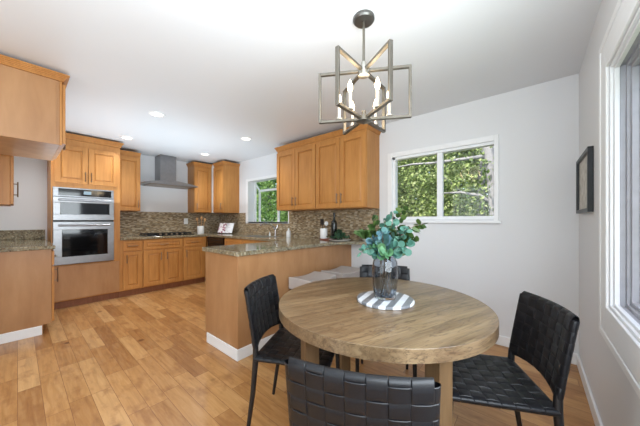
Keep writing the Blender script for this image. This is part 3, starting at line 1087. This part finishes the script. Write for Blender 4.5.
r = thing('potted_herb', 'spiky green potted herb at the end of the granite counter', 'plant', (-1.64, 2.86, 0.925))
m = MB()
m.lathe([(0.034, 0.9256), (0.042, 0.955), (0.040, 0.958), (0.034, 0.950), (0.0001, 0.948)], 24, -1.64, 2.86)
m.build('pot', simple('grey_stoneware', (150, 150, 140), 0.5), r, smooth='auto')
m = MB()
for _ in range(420):
    a = rnd.uniform(0, 2 * math.pi)
    l = rnd.uniform(0.07, 0.15)
    o_ = rnd.uniform(0.2, 1.15)
    b = Vector((-1.64 + 0.02 * math.cos(a), 2.86 + 0.02 * math.sin(a), 0.950))
    def cl(p):
        return Vector((p.x, min(p.y, YA - 0.016), p.z))
    mid = cl(b + Vector((math.cos(a) * l * 0.45 * o_, math.sin(a) * l * 0.45 * o_, l * 0.75)))
    tip = cl(b + Vector((math.cos(a) * l * 1.05 * o_, math.sin(a) * l * 1.05 * o_, l * (1.05 - 0.35 * o_))))
    sd = Vector((-math.sin(a), math.cos(a), 0)) * 0.0045
    v = [m.bm.verts.new(q) for q in (b - sd * 0.5, b + sd * 0.5, mid + sd, tip, mid - sd)]
    m.bm.faces.new(v)
m.build('foliage', leaf_mat('herb_leaves', [(92, 138, 74), (132, 176, 104), (166, 202, 138)], 0.3), r, recalc=False)

# ------------------------------------------------------------------ ceiling: recessed lights
M['lamp'] = None
t = NT('recessed_lamp_glow', 0.4, col=lin(255, 250, 240))
t.b.inputs['Emission Color'].default_value = lin(255, 246, 228)
t.b.inputs['Emission Strength'].default_value = 4.0
M['lamp'] = t.m
spots = [(-3.274, 1.02, 'recessed ceiling light nearest the camera'),
         (-4.536, 1.028, 'recessed ceiling light in front of the oven tower'),
         (-4.574, 2.195, 'recessed ceiling light in front of the corner wall cabinets'),
         (-3.246, 2.169, 'recessed ceiling light nearest the garden window'),
         (-4.60, 0.06, 'added unseen ceiling light over the left counter, behind the overhead cabinet')]  # last lamp is added out of view to brighten the left recess
for (x, y, lab) in spots:
    r = thing('recessed_light', lab, 'ceiling light', (x, y, ZC), 'recessed kitchen lights')
    m = MB()
    m.lathe([(0.085, ZC - 0.0005), (0.085, ZC - 0.006), (0.06, ZC - 0.009), (0.058, ZC - 0.0005)], 28, x, y, cap=False)
    m.build('trim_ring', M['trim'], r, smooth='auto')
    m = MB()
    m.lathe([(0.057, ZC - 0.0008), (0.057, ZC - 0.004), (0.0001, ZC - 0.0045)], 24, x, y)
    m.build('lens', M['lamp'], r, smooth='auto')
    d = bpy.data.lights.new('recessed_lamp', 'SPOT')
    d.energy, d.spot_size, d.spot_blend, d.shadow_soft_size = 30, R(140), 0.8, 0.06
    d.color = (0.96, 0.98, 1.0)
    lo = bpy.data.objects.new('recessed_lamp', d)
    C.objects.link(lo)
    lo.location = (x, y, ZC - 0.02)

# ------------------------------------------------------------------ chandelier
CH = (-0.775, 1.33)
ch = thing('chandelier', 'brushed metal chandelier of three interlocking open rectangles over the round table', 'chandelier', (CH[0], CH[1], ZC))
M['bronze'] = simple('brushed_bronze_metal', (126, 120, 110), 0.34, 0.9)
m = MB()
m.lathe([(0.0001, ZC - 0.0005), (0.063, ZC - 0.0008), (0.063, ZC - 0.016), (0.055, ZC - 0.024), (0.0001, ZC - 0.026)], 32, *CH)
m.build('canopy', simple('dark_bronze_canopy', (112, 110, 106), 0.34, 0.85), ch, smooth='auto')
ZT, ZB, HWID = 2.083, 1.794, 0.265
m = MB()
m.tube([(CH[0], CH[1], ZC - 0.02), (CH[0], CH[1], ZT + 0.03)], 0.0075, 12)
m.build('stem', M['bronze'], ch, smooth='auto')
m = MB()
m.lathe([(0.0001, ZT + 0.05), (0.016, ZT + 0.05), (0.018, ZT + 0.012), (0.034, ZT + 0.008), (0.034, ZT - 0.03), (0.014, ZT - 0.034), (0.0001, ZT - 0.034)], 24, *CH)
m.build('upper_hub', M['nickel'], ch, smooth='auto')
m = MB()
m.lathe([(0.0001, ZB + 0.05), (0.012, ZB + 0.05), (0.012, ZB + 0.014), (0.04, ZB + 0.012), (0.043, ZB - 0.014), (0.016, ZB - 0.022), (0.0001, ZB - 0.03)], 24, *CH)
m.build('lower_hub', M['bronze'], ch, smooth='auto')
BW, BD = 0.0075, 0.011                         # half thickness of the bars in and across the frame plane
for k, deg in enumerate((30, 90, 150)):
    a = Vector((math.cos(R(deg)), math.sin(R(deg)), 0))
    pz = Vector((-a.y, a.x, 0))
    f = lambda u, w_, z, a=a, pz=pz: Vector((CH[0], CH[1], 0)) + a * u + pz * w_ + Vector((0, 0, z))
    dz = (k - 1) * 0.0006
    m = MB()
    m.box(-HWID, HWID, -BD, BD, ZT - BW + dz, ZT + BW + dz, f)
    m.box(-HWID, HWID, -BD, BD, ZB - BW + dz, ZB + BW + dz, f)
    for sx in (-1, 1):
        m.box(sx * HWID - BW, sx * HWID + BW, -BD, BD, ZB - BW + dz, ZT + BW + dz, f)
    m.build('rectangle_frame', M['bronze'], ch, bevel=0.0015, segs=1)
t = NT('candle_bulb_glow', 0.2, col=lin(255, 240, 214))
t.b.inputs['Emission Color'].default_value = lin(255, 226, 178)
t.b.inputs['Emission Strength'].default_value = 14.0
M['bulb'] = t.m
M['sleeve'] = simple('candle_sleeve_metal', (205, 196, 184), 0.35, 0.6)
for k in range(6):
    a = R(30 + 60 * k)
    x, y = CH[0] + 0.148 * math.cos(a), CH[1] + 0.148 * math.sin(a)
    z = ZB + BW + 0.001
    m = MB()
    m.lathe([(0.0001, z), (0.02, z), (0.02, z + 0.006), (0.0095, z + 0.008), (0.0095, z + 0.095), (0.0001, z + 0.096)], 14, x, y)
    sl = m.build('candle_sleeve', M['sleeve'], ch, smooth='auto')
    m = MB()
    m.lathe([(0.006, z + 0.096), (0.012, z + 0.108), (0.0145, z + 0.122), (0.011, z + 0.142), (0.005, z + 0.158), (0.0008, z + 0.166)], 12, x, y)
    m.build('bulb', M['bulb'], sl, smooth=True)
d = bpy.data.lights.new('chandelier_glow', 'POINT')
d.energy, d.shadow_soft_size, d.color = 3.0, 0.14, (1.0, 0.86, 0.66)
lo = bpy.data.objects.new('chandelier_glow', d)
C.objects.link(lo)
lo.location = (CH[0], CH[1], 1.95)

# ------------------------------------------------------------------ framed picture on the right wall
r = thing('framed_picture', 'small black framed picture on the right wall near the big window', 'picture', (XC, 2.52, 1.46))
m = MB()
pa, pb, pz0, pz1 = 2.30, 2.85, 1.245, 1.655
for q in ((pa, pa + 0.025, pz0, pz1), (pb - 0.025, pb, pz0, pz1), (pa + 0.025, pb - 0.025, pz0, pz0 + 0.025), (pa + 0.025, pb - 0.025, pz1 - 0.025, pz1)):
    m.box(XC - 0.028, XC - 0.001, q[0], q[1], q[2], q[3])
m.build('frame', M['black'], r, bevel=0.002)
m = MB()
m.box(XC - 0.012, XC - 0.002, pa + 0.025, pb - 0.025, pz0 + 0.025, pz1 - 0.025)
t = NT('aged_print', 0.5)
n = t.noise(t.coords((7, 7, 7)), 3, 5)
t.base(t.ramp(n, [(0.3, lin(168, 160, 146)), (0.55, lin(206, 200, 188)), (0.75, lin(222, 219, 212))]))
m.build('print', t.m, r)

# ------------------------------------------------------------------ stools under the ledge
def stool(label, cx, cy, rz):
    r = thing('upholstered_stool', label, 'stool', (cx, cy, 0), 'light grey stools along the peninsula', rz)
    m = MB()
    W_, D_ = 0.155, 0.20
    n = 10
    for s_ in range(1):
        vs = []
        for i in range(n + 1):
            row = []
            for j in range(n + 1):
                u, v = -1 + 2 * i / n, -1 + 2 * j / n
                row.append(m.bm.verts.new((u * W_, v * D_, 0.598 + 0.020 * abs(v) ** 2.2 + 0.004 * (1 - u * u))))
            vs.append(row)
        lo_ = [[m.bm.verts.new((-W_ + 2 * W_ * i / n, -D_ + 2 * D_ * j / n, 0.498)) for j in range(n + 1)] for i in range(n + 1)]
        for i in range(n):
            for j in range(n):
                m.bm.faces.new((vs[i][j], vs[i + 1][j], vs[i + 1][j + 1], vs[i][j + 1]))
                m.bm.faces.new((lo_[i][j], lo_[i][j + 1], lo_[i + 1][j + 1], lo_[i + 1][j]))
        for i in range(n):
            m.bm.faces.new((vs[i][0], lo_[i][0], lo_[i + 1][0], vs[i + 1][0]))
            m.bm.faces.new((vs[i][n], vs[i + 1][n], lo_[i + 1][n], lo_[i][n]))
            m.bm.faces.new((vs[0][i], vs[0][i + 1], lo_[0][i + 1], lo_[0][i]))
            m.bm.faces.new((vs[n][i], lo_[n][i], lo_[n][i + 1], vs[n][i + 1]))
    m.build('cushion', M['linen'], r, bevel=0.008, world=False, segs=3)
    m = MB()
    m.box(-0.14, 0.14, -0.185, 0.185, 0.472, 0.4975)
    m.build('seat_frame', M['leg_black'], r, world=False)
    for sx in (-1, 1):
        for sy in (-1, 1):
            m = MB()
            m.tube([(sx * 0.125, sy * 0.165, 0.472), (sx * 0.14, sy * 0.185, 0.0)], [0.017, 0.012], 10)
            m.build('leg', M['leg_black'], r, smooth='auto', world=False)
    for sy in (-1, 1):
        m = MB()
        m.tube([(-0.135, sy * 0.178, 0.18), (0.135, sy * 0.178, 0.18)], 0.009, 8)
        m.build('footrest', M['leg_black'], r, smooth='auto', world=False)
    return r
stool('light grey upholstered stool against the peninsula, nearer the left chair', -1.75, 1.97, 0)
stool('light grey upholstered stool against the peninsula, farther one by the back wall', -1.72, 2.45, 0)

# ------------------------------------------------------------------ dining table
TC = (-0.661, 1.297)
TR = 0.550
tb = thing('round_dining_table', 'round weathered oak dining table with thick top and four square legs', 'table', (TC[0], TC[1], 0))
m = MB()
m.lathe([(0.0001, 0.699), (TR, 0.699), (TR, 0.7492), (TR - 0.0008, 0.75), (0.0001, 0.75)], 128)
m.build('tabletop', M['table'], tb, smooth='auto', world=False)
m = MB()
ph = R(-27)
f = lambda x, y, z: (x * math.cos(ph) - y * math.sin(ph), x * math.sin(ph) + y * math.cos(ph), z)
m.box(-0.37, 0.37, -0.03, 0.03, 0.63, 0.6985, f)
m.box(-0.03, 0.03, -0.37, -0.0305, 0.63, 0.6985, f)
m.box(-0.03, 0.03, 0.0305, 0.37, 0.63, 0.6985, f)
m.build('cross_brace', M['table_leg'], tb, world=False)
for k in range(4):
    a = ph + k * math.pi / 2
    f2 = lambda x, y, z, a=a: (0.41 * math.cos(a) + x * math.cos(a) - y * math.sin(a), 0.41 * math.sin(a) + x * math.sin(a) + y * math.cos(a), z)
    m = MB()
    m.box(-0.036, 0.036, -0.036, 0.036, 0.0, 0.6985, f2)
    m.build('leg', M['table_leg'], tb, world=False, bevel=0.003)

# ------------------------------------------------------------------ woven leather chair
def ribbon(m, path, half, f, axis):
    """closed strap: path = list of (along, depth); strap spans across -half..half around its centre"""
    n = len(path)
    rows = []
    for (p, d) in path:
        row = []
        for q, sink in ((-1, 0.0019), (-0.93, 0.0), (0.93, 0.0), (1, 0.0019)):
            sg = 1 if d >= 0 else -1
            row.append(m.bm.verts.new(f(p, q * half, d - sg * sink)))
        rows.append(row)
    for i in range(n):
        a, b = rows[i], rows[(i + 1) % n]
        for k in range(3):
            m.bm.faces.new((a[k], a[k + 1], b[k + 1], b[k]))
def weave_mb(W, L, nu, nv, hw, f):
    """basket weave wrapped round a slab. u in -W/2..W/2, v in 0..L, depth +-hw; f(u,v,d)->xyz"""
    m = MB()
    du, dv = W / nu, L / nv
    amp = 0.0030
    def stadium(length, cells, phase):
        """loop over a length, both faces, with over/under waves"""
        pts = []
        steps = cells * 6
        def wave(s):
            c = (s / length) * cells
            k = math.floor(c)
            ph_ = math.sin(math.pi * (c - k)) ** 0.22 if 0 < c < cells else 0.0
            return (1 if (k + phase) % 2 == 0 else -1) * ph_
        for i in range(steps + 1):
            s = length * i / steps
            pts.append((s, hw + amp * wave(s)))
        for i in range(1, 6):
            a = math.pi * i / 6
            pts.append((length + (hw * 1.15) * math.sin(a), hw * math.cos(a)))
        for i in range(steps + 1):
            s = length * (1 - i / steps)
            pts.append((s, -hw - amp * wave(s)))
        for i in range(1, 6):
            a = math.pi * i / 6
            pts.append((-(hw * 1.15) * math.sin(a), -hw * math.cos(a)))
        return pts
    for i in range(nu):
        uc = -W / 2 + (i + 0.5) * du
        ribbon(m, stadium(L, nv, i), du * 0.495, lambda p, q, d, uc=uc: f(uc + q, p, d), 0)
    # solid pad inside the straps
    g = 10
    fr_, bk_ = [], []
    for i in range(g + 1):
        fr_.append([m.bm.verts.new(f(-W / 2 + W * i / g, L * j / g, hw * 0.82)) for j in range(g + 1)])
        bk_.append([m.bm.verts.new(f(-W / 2 + W * i / g, L * j / g, -hw * 0.82)) for j in range(g + 1)])
    for i in range(g):
        for j in range(g):
            m.bm.faces.new((fr_[i][j], fr_[i + 1][j], fr_[i + 1][j + 1], fr_[i][j + 1]))
            m.bm.faces.new((bk_[i][j], bk_[i][j + 1], bk_[i + 1][j + 1], bk_[i + 1][j]))
        for (q0, q1) in ((0, 0), (g, g)):
            m.bm.faces.new((fr_[i][q0], bk_[i][q0], bk_[i + 1][q0], fr_[i + 1][q0]))
            m.bm.faces.new((fr_[q0][i], fr_[q0][i + 1], bk_[q0][i + 1], bk_[q0][i]))
    for j in range(nv):
        vc = (j + 0.5) * dv
        ribbon(m, stadium(W, nu, j + 1), dv * 0.495, lambda p, q, d, vc=vc: f(-W / 2 + p, vc + q, d), 1)
    return m
SEAT_Z, TOP_Z = 0.445, 0.82
def seat_f(u, v, d):
    taper = 1.0
    sag = -0.012 * (1 - (2 * u / 0.40) ** 2) * math.sin(math.pi * max(0, min(1, v / 0.40)))
    return Vector((u * taper, -0.205 + v, SEAT_Z + d + sag))
def back_f(u, v, d):
    z = 0.498 + v
    lean = -0.205 - 0.060 * ((z - 0.46) / 0.36) ** 1.1
    bow = -0.030 * (1 - (2 * u / 0.38) ** 2)
    low = 0.022 * (1 - (2 * u / 0.38) ** 2) * max(0.0, 1 - v / 0.14)      # lower edge arches up in the middle
    return Vector((u, lean + bow - d, z + low))
def make_chair(label):
    r = thing('woven_dining_chair', label, 'chair', (0, 0, 0), 'black woven leather dining chairs')
    weave_mb(0.385, 0.395, 8, 8, 0.013, seat_f).build('seat', M['leather'], r, smooth='auto', world=False, recalc=True)
    weave_mb(0.362, 0.307, 7, 7, 0.0145, back_f).build('backrest', M['leather'], r, smooth='auto', world=False, recalc=True)
    m = MB()
    z = SEAT_Z
    for (x0, y0, x1, y1) in ((-0.18, -0.19, 0.18, -0.19), (-0.18, 0.175, 0.18, 0.175), (-0.18, -0.19, -0.18, 0.175), (0.18, -0.19, 0.18, 0.175)):
        m.tube([(x0, y0, z - 0.006), (x1, y1, z - 0.006)], 0.008, 8)
    m.build('seat_frame', M['leg_black'], r, smooth='auto', world=False)
    for sx in (-1, 1):
        m = MB()
        m.tube([(sx * 0.178, -0.262, 0.0), (sx * 0.182, -0.225, 0.25), (sx * 0.184, -0.207, 0.44), (sx * 0.182, -0.209, 0.50), (sx * 0.178, -0.222, 0.56)], [0.010, 0.0135, 0.016, 0.015, 0.011], 12)
        m.build('rear_leg', M['leg_black'], r, smooth='auto', world=False)
        m = MB()
        m.tube([(sx * 0.182, 0.195, 0.0), (sx * 0.18, 0.185, 0.25), (sx * 0.178, 0.178, 0.435)], [0.0095, 0.013, 0.016], 12)
        m.build('front_leg', M['leg_black'], r, smooth='auto', world=False)
    return r
seats = [((-0.368, 0.607), (-0.42, 0.91), 'black woven leather dining chair nearest the camera, its back turned to us'),
         ((-0.010, 1.517), (-0.895, -0.445), 'black woven leather dining chair on the right of the table, by the big window'),
         ((-1.236, 0.998), (0.89, 0.45), 'black woven leather dining chair on the left of the table, beside the peninsula'),
         ((-0.908, 1.878), (0.45, -0.89), 'black woven leather dining chair on the far side of the table, behind the vase')]
proto = make_chair(seats[0][2])
for i, ((bx_, by_), (fx, fy), lab) in enumerate(seats):
    o = proto if i == 0 else copy_tree(proto)
    k = math.hypot(fx, fy)
    fx, fy = fx / k, fy / k
    o.location = (bx_ + fx * 0.205, by_ + fy * 0.205, 0)
    o.rotation_euler = (0, 0, math.atan2(fy, fx) - math.pi / 2)
    o['label'] = lab

# ------------------------------------------------------------------ mat, vase, eucalyptus
VC = Vector((-0.622, 1.295, 0))
t = NT('striped_marble', 0.3)
tc = t.node('TexCoord')
sp = t.node('SeparateXYZ')
mp = t.node('Mapping')
mp.inputs['Rotation'].default_value = (0, 0, R(-10))
t.link(tc.outputs['Object'], mp.inputs[0])
t.link(mp.outputs[0], sp.inputs[0])
fr = t.math('FRACT', t.math('ADD', t.math('DIVIDE', sp.outputs[0], 0.066), 10.35))
n = t.noise(mp.outputs[0], 14, 5, 0.65, 1.0)
gr = t.ramp(n, [(0.3, lin(92, 94, 98)), (0.7, lin(128, 130, 134))])
wh = t.ramp(n, [(0.3, lin(196, 198, 202)), (0.7, lin(218, 220, 224))])
t.base(t.mix(t.math('GREATER_THAN', fr, 0.5), gr, wh))
M['stripe'] = t.m
m = MB()
m.lathe([(0.0001, 0.0), (0.149, 0.0), (0.152, 0.003), (0.152, 0.012), (0.149, 0.015), (0.0001, 0.015)], 64)
o = m.build('striped_round_board', M['stripe'], smooth='auto')
o.location = (VC.x, VC.y, 0.7505)
tag(o, 'round grey and white striped marble board under the vase on the table', 'board')

VZ = 0.7665
t = glass('smoky_blue_glass', (0.66, 0.71, 0.77, 1), 0.02, 1.38)
M['vase'] = t.m
r = thing('glass_vase', 'tall smoky blue-grey glass vase on the striped board', 'vase', (VC.x, VC.y, VZ))
out = [(0.046, 0.0), (0.056, 0.004), (0.061, 0.03), (0.066, 0.08), (0.068, 0.13), (0.067, 0.17), (0.063, 0.20), (0.055, 0.222), (0.051, 0.23)]
inn = [(0.048, 0.227), (0.052, 0.217), (0.059, 0.198), (0.0635, 0.17), (0.0645, 0.13), (0.0625, 0.08), (0.057, 0.035), (0.048, 0.014), (0.0001, 0.012)]
m = MB()
n = 48
rings = []
for (rr, zz) in out + inn:
    outer = (rr, zz) in out
    rings.append([m.bm.verts.new(((rr + (0.0012 * math.cos(8 * 2 * math.pi * k / n + zz * 14) if outer and 0.02 < zz < 0.21 else 0)) * math.cos(2 * math.pi * k / n),
                                  (rr + (0.0012 * math.cos(8 * 2 * math.pi * k / n + zz * 14) if outer and 0.02 < zz < 0.21 else 0)) * math.sin(2 * math.pi * k / n), zz)) for k in range(n)])
for a, b in zip(rings, rings[1:]):
    for k in range(n):
        m.bm.faces.new((a[k], a[(k + 1) % n], b[(k + 1) % n], b[k]))
m.bm.faces.new(rings[0])
m.bm.faces.new(rings[-1])
m.build('body', M['vase'], r, smooth='auto', world=False)

M['euc_teal'] = leaf_mat('silver_dollar_leaves', [(52, 94, 80), (84, 128, 110), (66, 110, 102), (108, 150, 130)], 0.2, 0.55)
M['euc_blue'] = leaf_mat('blue_grey_leaves', [(66, 98, 108), (88, 124, 132), (72, 110, 104)], 0.2, 0.55)
M['euc_dark'] = leaf_mat('deep_green_leaves', [(40, 62, 30), (58, 82, 38), (84, 104, 50)], 0.25, 0.4)
M['euc_mid'] = leaf_mat('fresh_green_leaves', [(74, 118, 84), (96, 144, 100), (70, 106, 70)], 0.25, 0.5)
M['twig'] = simple('brown_twig', (104, 84, 62), 0.8)
RV = Vector((math.cos(YAW), math.sin(YAW), 0))
DV = Vector((-math.sin(YAW), math.cos(YAW), 0))
def branch(name, label, mat, tip, bend, nl, size, seed, start=0.42):
    """tip = (right, up-from-table-of-vase-base, depth) offsets from the vase axis"""
    rnd = random.Random(seed)
    r = thing(name, label, 'branch', (VC.x, VC.y, VZ), 'eucalyptus branches in the vase')
    an = rnd.uniform(0, 6.28)
    p0 = Vector((0.026 * math.cos(an), 0.026 * math.sin(an), 0.016))
    tipv = RV * tip[0] + DV * tip[2]
    tdir = Vector((tipv.x, tipv.y, 0))
    if tdir.length > 0.001:
        tdir.normalize()
    p1 = tdir * 0.03 + Vector((0, 0, 0.23))
    p3 = Vector((tipv.x, tipv.y, tip[1]))
    p2 = p1.lerp(p3, 0.5) + Vector((0, 0, bend))
    pts = []
    for k in range(5):
        pts.append(p0.lerp(p1, k / 4))
    for k in range(1, 11):
        u = k / 10
        pts.append(p1 * (1 - u) ** 2 + p2 * 2 * u * (1 - u) + p3 * u * u)
    m = MB()
    m.tube(pts, [0.0028 - 0.0018 * i / (len(pts) - 1) for i in range(len(pts))], 6)
    m.build('stem', M['twig'], r, smooth=True, world=False)
    m = MB()
    for k in range(nl):
        u = 0.06 + 0.94 * (k + 0.5) / nl
        c = p1 * (1 - u) ** 2 + p2 * 2 * u * (1 - u) + p3 * u * u
        s_ = size * rnd.uniform(0.8, 1.2) * (1.1 - 0.35 * u)
        side = 1 if k % 2 else -1
        tang = (p3 - p1).normalized()
        ax = Vector((rnd.uniform(-1, 1), rnd.uniform(-1, 1), rnd.uniform(-0.5, 1))).normalized()
        outd = (tang.cross(ax).normalized() * side + tang * 0.35).normalized()
        if c.z + outd.z * s_ < 0.215:
            outd.z = abs(outd.z) + 0.2
            outd.normalize()
        nrm = Vector((rnd.uniform(-1, 1), rnd.uniform(-1, 1), rnd.uniform(-0.2, 1))) - DV * 0.6
        sd = outd.cross(nrm)
        if sd.length < 0.05:
            sd = outd.cross(Vector((0, 0, 1)))
        sd.normalize()
        nn = sd.cross(outd).normalized()
        cc = c + outd * (s_ * 0.62)
        ctr = m.bm.verts.new(cc - nn * s_ * 0.08)
        ring = []
        pointed = 'dark' in mat
        for q in range(12):
            a = 2 * math.pi * q / 12
            lx, ly = math.cos(a), math.sin(a)
            wd = 0.44 if pointed else 0.52
            ext = 0.62 if (pointed and lx > 0.9) else 0.52
            ring.append(m.bm.verts.new(cc + outd * lx * s_ * ext + sd * ly * s_ * wd))
        for q in range(12):
            m.bm.faces.new((ctr, ring[q], ring[(q + 1) % 12]))
    m.build('leaves', M[mat], r, smooth=True, world=False, recalc=False)
    return r
B = [
    ('eucalyptus_branch', 'silver teal eucalyptus branch rising straight up from the vase', 'euc_teal', (0.0, 0.43, 0.0), 0.02, 26, 0.040, 1),
    ('eucalyptus_branch', 'silver teal eucalyptus branch leaning to the right over the vase mouth', 'euc_teal', (0.12, 0.31, -0.05), 0.06, 24, 0.042, 2),
    ('eucalyptus_branch', 'silver teal eucalyptus branch drooping to the left over the table', 'euc_teal', (-0.14, 0.255, -0.05), 0.06, 18, 0.038, 3),
    ('eucalyptus_branch', 'blue-grey eucalyptus branch in the middle of the bunch', 'euc_blue', (-0.03, 0.36, -0.06), 0.03, 22, 0.044, 4),
    ('eucalyptus_branch', 'silver teal eucalyptus branch hanging over the front of the vase', 'euc_teal', (0.07, 0.27, -0.12), 0.07, 24, 0.044, 5),
    ('leafy_branch', 'dark green leafy branch reaching farthest right towards the window', 'euc_dark', (0.20, 0.40, -0.02), 0.10, 20, 0.046, 6),
    ('leafy_branch', 'dark green leafy branch rising to the upper right against the window', 'euc_dark', (0.11, 0.49, 0.03), 0.03, 24, 0.046, 7),
    ('leafy_branch', 'dark green leafy branch standing on the upper left behind the teal leaves', 'euc_dark', (-0.045, 0.44, 0.08), 0.02, 24, 0.044, 8),
    ('leafy_branch', 'fresh green leafy branch low on the left of the vase mouth', 'euc_mid', (-0.065, 0.285, -0.02), 0.04, 20, 0.042, 9),
    ('leafy_branch', 'fresh green leafy branch low in front of the vase mouth', 'euc_mid', (-0.02, 0.25, -0.09), 0.06, 20, 0.042, 10),
    ('eucalyptus_branch', 'teal eucalyptus branch topping the bunch, slightly right of centre', 'euc_teal', (0.05, 0.47, 0.02), 0.02, 24, 0.038, 11),
    ('leafy_branch', 'thin dark green leafy branch on the right below the window sill', 'euc_dark', (0.15, 0.33, -0.04), 0.07, 18, 0.042, 12),
    ('leafy_branch', 'dark green leafy branch filling the back of the bunch behind the vase', 'euc_dark', (0.05, 0.40, 0.09), 0.02, 26, 0.046, 13),
    ('eucalyptus_branch', 'silver teal eucalyptus branch spreading to the right at mid height', 'euc_teal', (0.11, 0.38, -0.03), 0.03, 24, 0.042, 14),
    ('eucalyptus_branch', 'pale blue-grey eucalyptus branch leaning left above the vase mouth', 'euc_blue', (-0.07, 0.32, 0.0), 0.03, 20, 0.04, 15),
]
for b in B:
    branch(*b)

# ------------------------------------------------------------------ garden outside
m = MB()
m.box(-16, 8, YA + T + 0.01, 20, -0.4, -0.15)
m.box(XC + T + 0.01, 8, -8, YA + T + 0.01, -0.4, -0.15)
o = m.build('garden_lawn', M['grass'])
struct(o)
def tree(label, x, y, h, rad, leaf, seed, n=2600, size=0.10, bottom=0.2):
    rnd = random.Random(seed)
    r = thing('leafy_tree', label, 'tree', (x, y, -0.15), 'garden trees outside the windows')
    m = MB()
    m.tube([(x, y, -0.15), (x + 0.05, y, h * 0.5), (x, y, h * 0.9)], [0.1, 0.07, 0.02], 8)
    for k in range(9):
        a = rnd.uniform(0, 6.28)
        z0_ = h * rnd.uniform(0.25, 0.75)
        m.tube([(x, y, z0_), (x + math.cos(a) * rad * 0.8, y + math.sin(a) * rad * 0.8, z0_ + rad * 0.5)], [0.03, 0.008], 5)
    m.build('trunk', M['bark'], r, smooth=True)
    m = MB()
    ncl = n // 26
    for _ in range(ncl):
        while True:
            p = (rnd.uniform(-1, 1), rnd.uniform(-1, 1), rnd.uniform(0, 1))
            if p[0] ** 2 + p[1] ** 2 < 1.0 and (p[0] ** 2 + p[1] ** 2) > 0.12:
                break
        zc = bottom + p[2] * (h - bottom)
        k = 1.0 if p[2] < 0.6 else math.sqrt(max(0.05, 1 - ((p[2] - 0.6) / 0.4) ** 2))
        leaves_into(m, rnd, (x + p[0] * rad * k, y + p[1] * rad * k, zc), (0.14, 0.14, 0.12), size, 26)
    m.build('foliage', M[leaf], r, recalc=False)
    return r
tree('bright green garden tree filling the left pane of the dining window', -2.7, 5.6, 4.6, 1.25, 'leaf_garden', 11, 26000, 0.06)
tree('bright green garden tree filling the right pane of the dining window', -0.75, 5.4, 4.4, 1.2, 'leaf_garden', 12, 26000, 0.06)
tree('tall green garden tree farther back between the two near trees', -1.9, 7.8, 5.6, 1.7, 'leaf_garden', 13, 12000, 0.14)
tree('green garden tree at the right end of the dining window view', 0.9, 6.8, 5.0, 1.4, 'leaf_garden', 14, 9000, 0.12)
tree('mid green tree close outside the garden window over the sink', -6.6, 5.9, 4.2, 1.3, 'leaf_kitchen', 15, 13000)
tree('mid green tree left of the garden window view', -8.9, 6.3, 4.6, 1.4, 'leaf_kitchen', 16, 12000)
tree('mid green tree between the kitchen and dining window views', -4.7, 6.6, 4.8, 1.4, 'leaf_kitchen', 17, 7000, 0.12)
tree('broad green tree at the back of the garden behind the others', -3.6, 9.6, 6.5, 2.2, 'leaf_kitchen', 18, 10000, 0.2)
tree('broad green tree at the back right of the garden', 0.2, 10.0, 6.5, 2.2, 'leaf_kitchen', 19, 9000, 0.2)
r = thing('bare_limbed_tree', 'pale grey bare-limbed tree outside the right pane of the dining window', 'tree', (-0.45, 4.35, -0.15))
m = MB()
m.tube([(-0.42, 4.35, -0.15), (-0.43, 4.35, 1.2), (-0.46, 4.35, 1.9), (-0.47, 4.35, 2.3), (-0.55, 4.35, 2.9)], [0.08, 0.05, 0.06, 0.09, 0.05], 10)
m.build('trunk', M['bark'], r, smooth=True)
m = MB()
m.tube([(-0.47, 4.35, 2.12), (-0.9, 4.36, 2.125), (-1.3, 4.36, 2.13), (-1.6, 4.38, 2.16), (-1.9, 4.4, 2.15)], [0.032, 0.022, 0.02, 0.016, 0.008], 8)
m.build('limb', M['bark'], r, smooth=True)
m = MB()
m.tube([(-0.43, 4.35, 1.42), (-0.6, 4.36, 1.56), (-0.85, 4.36, 1.62), (-1.15, 4.38, 1.63)], [0.03, 0.024, 0.018, 0.008], 8)
m.build('limb', M['bark'], r, smooth=True)
r = thing('garden_fence', 'light grey board fence outside the big right window', 'fence', (2.6, 2.5, -0.15))
m = MB()
for k in range(60):
    m.box(2.6, 2.63, -5.0 + k * 0.2, -5.0 + k * 0.2 + 0.19, -0.15, 2.1)
m.build('board_panel', M['eave'], r)
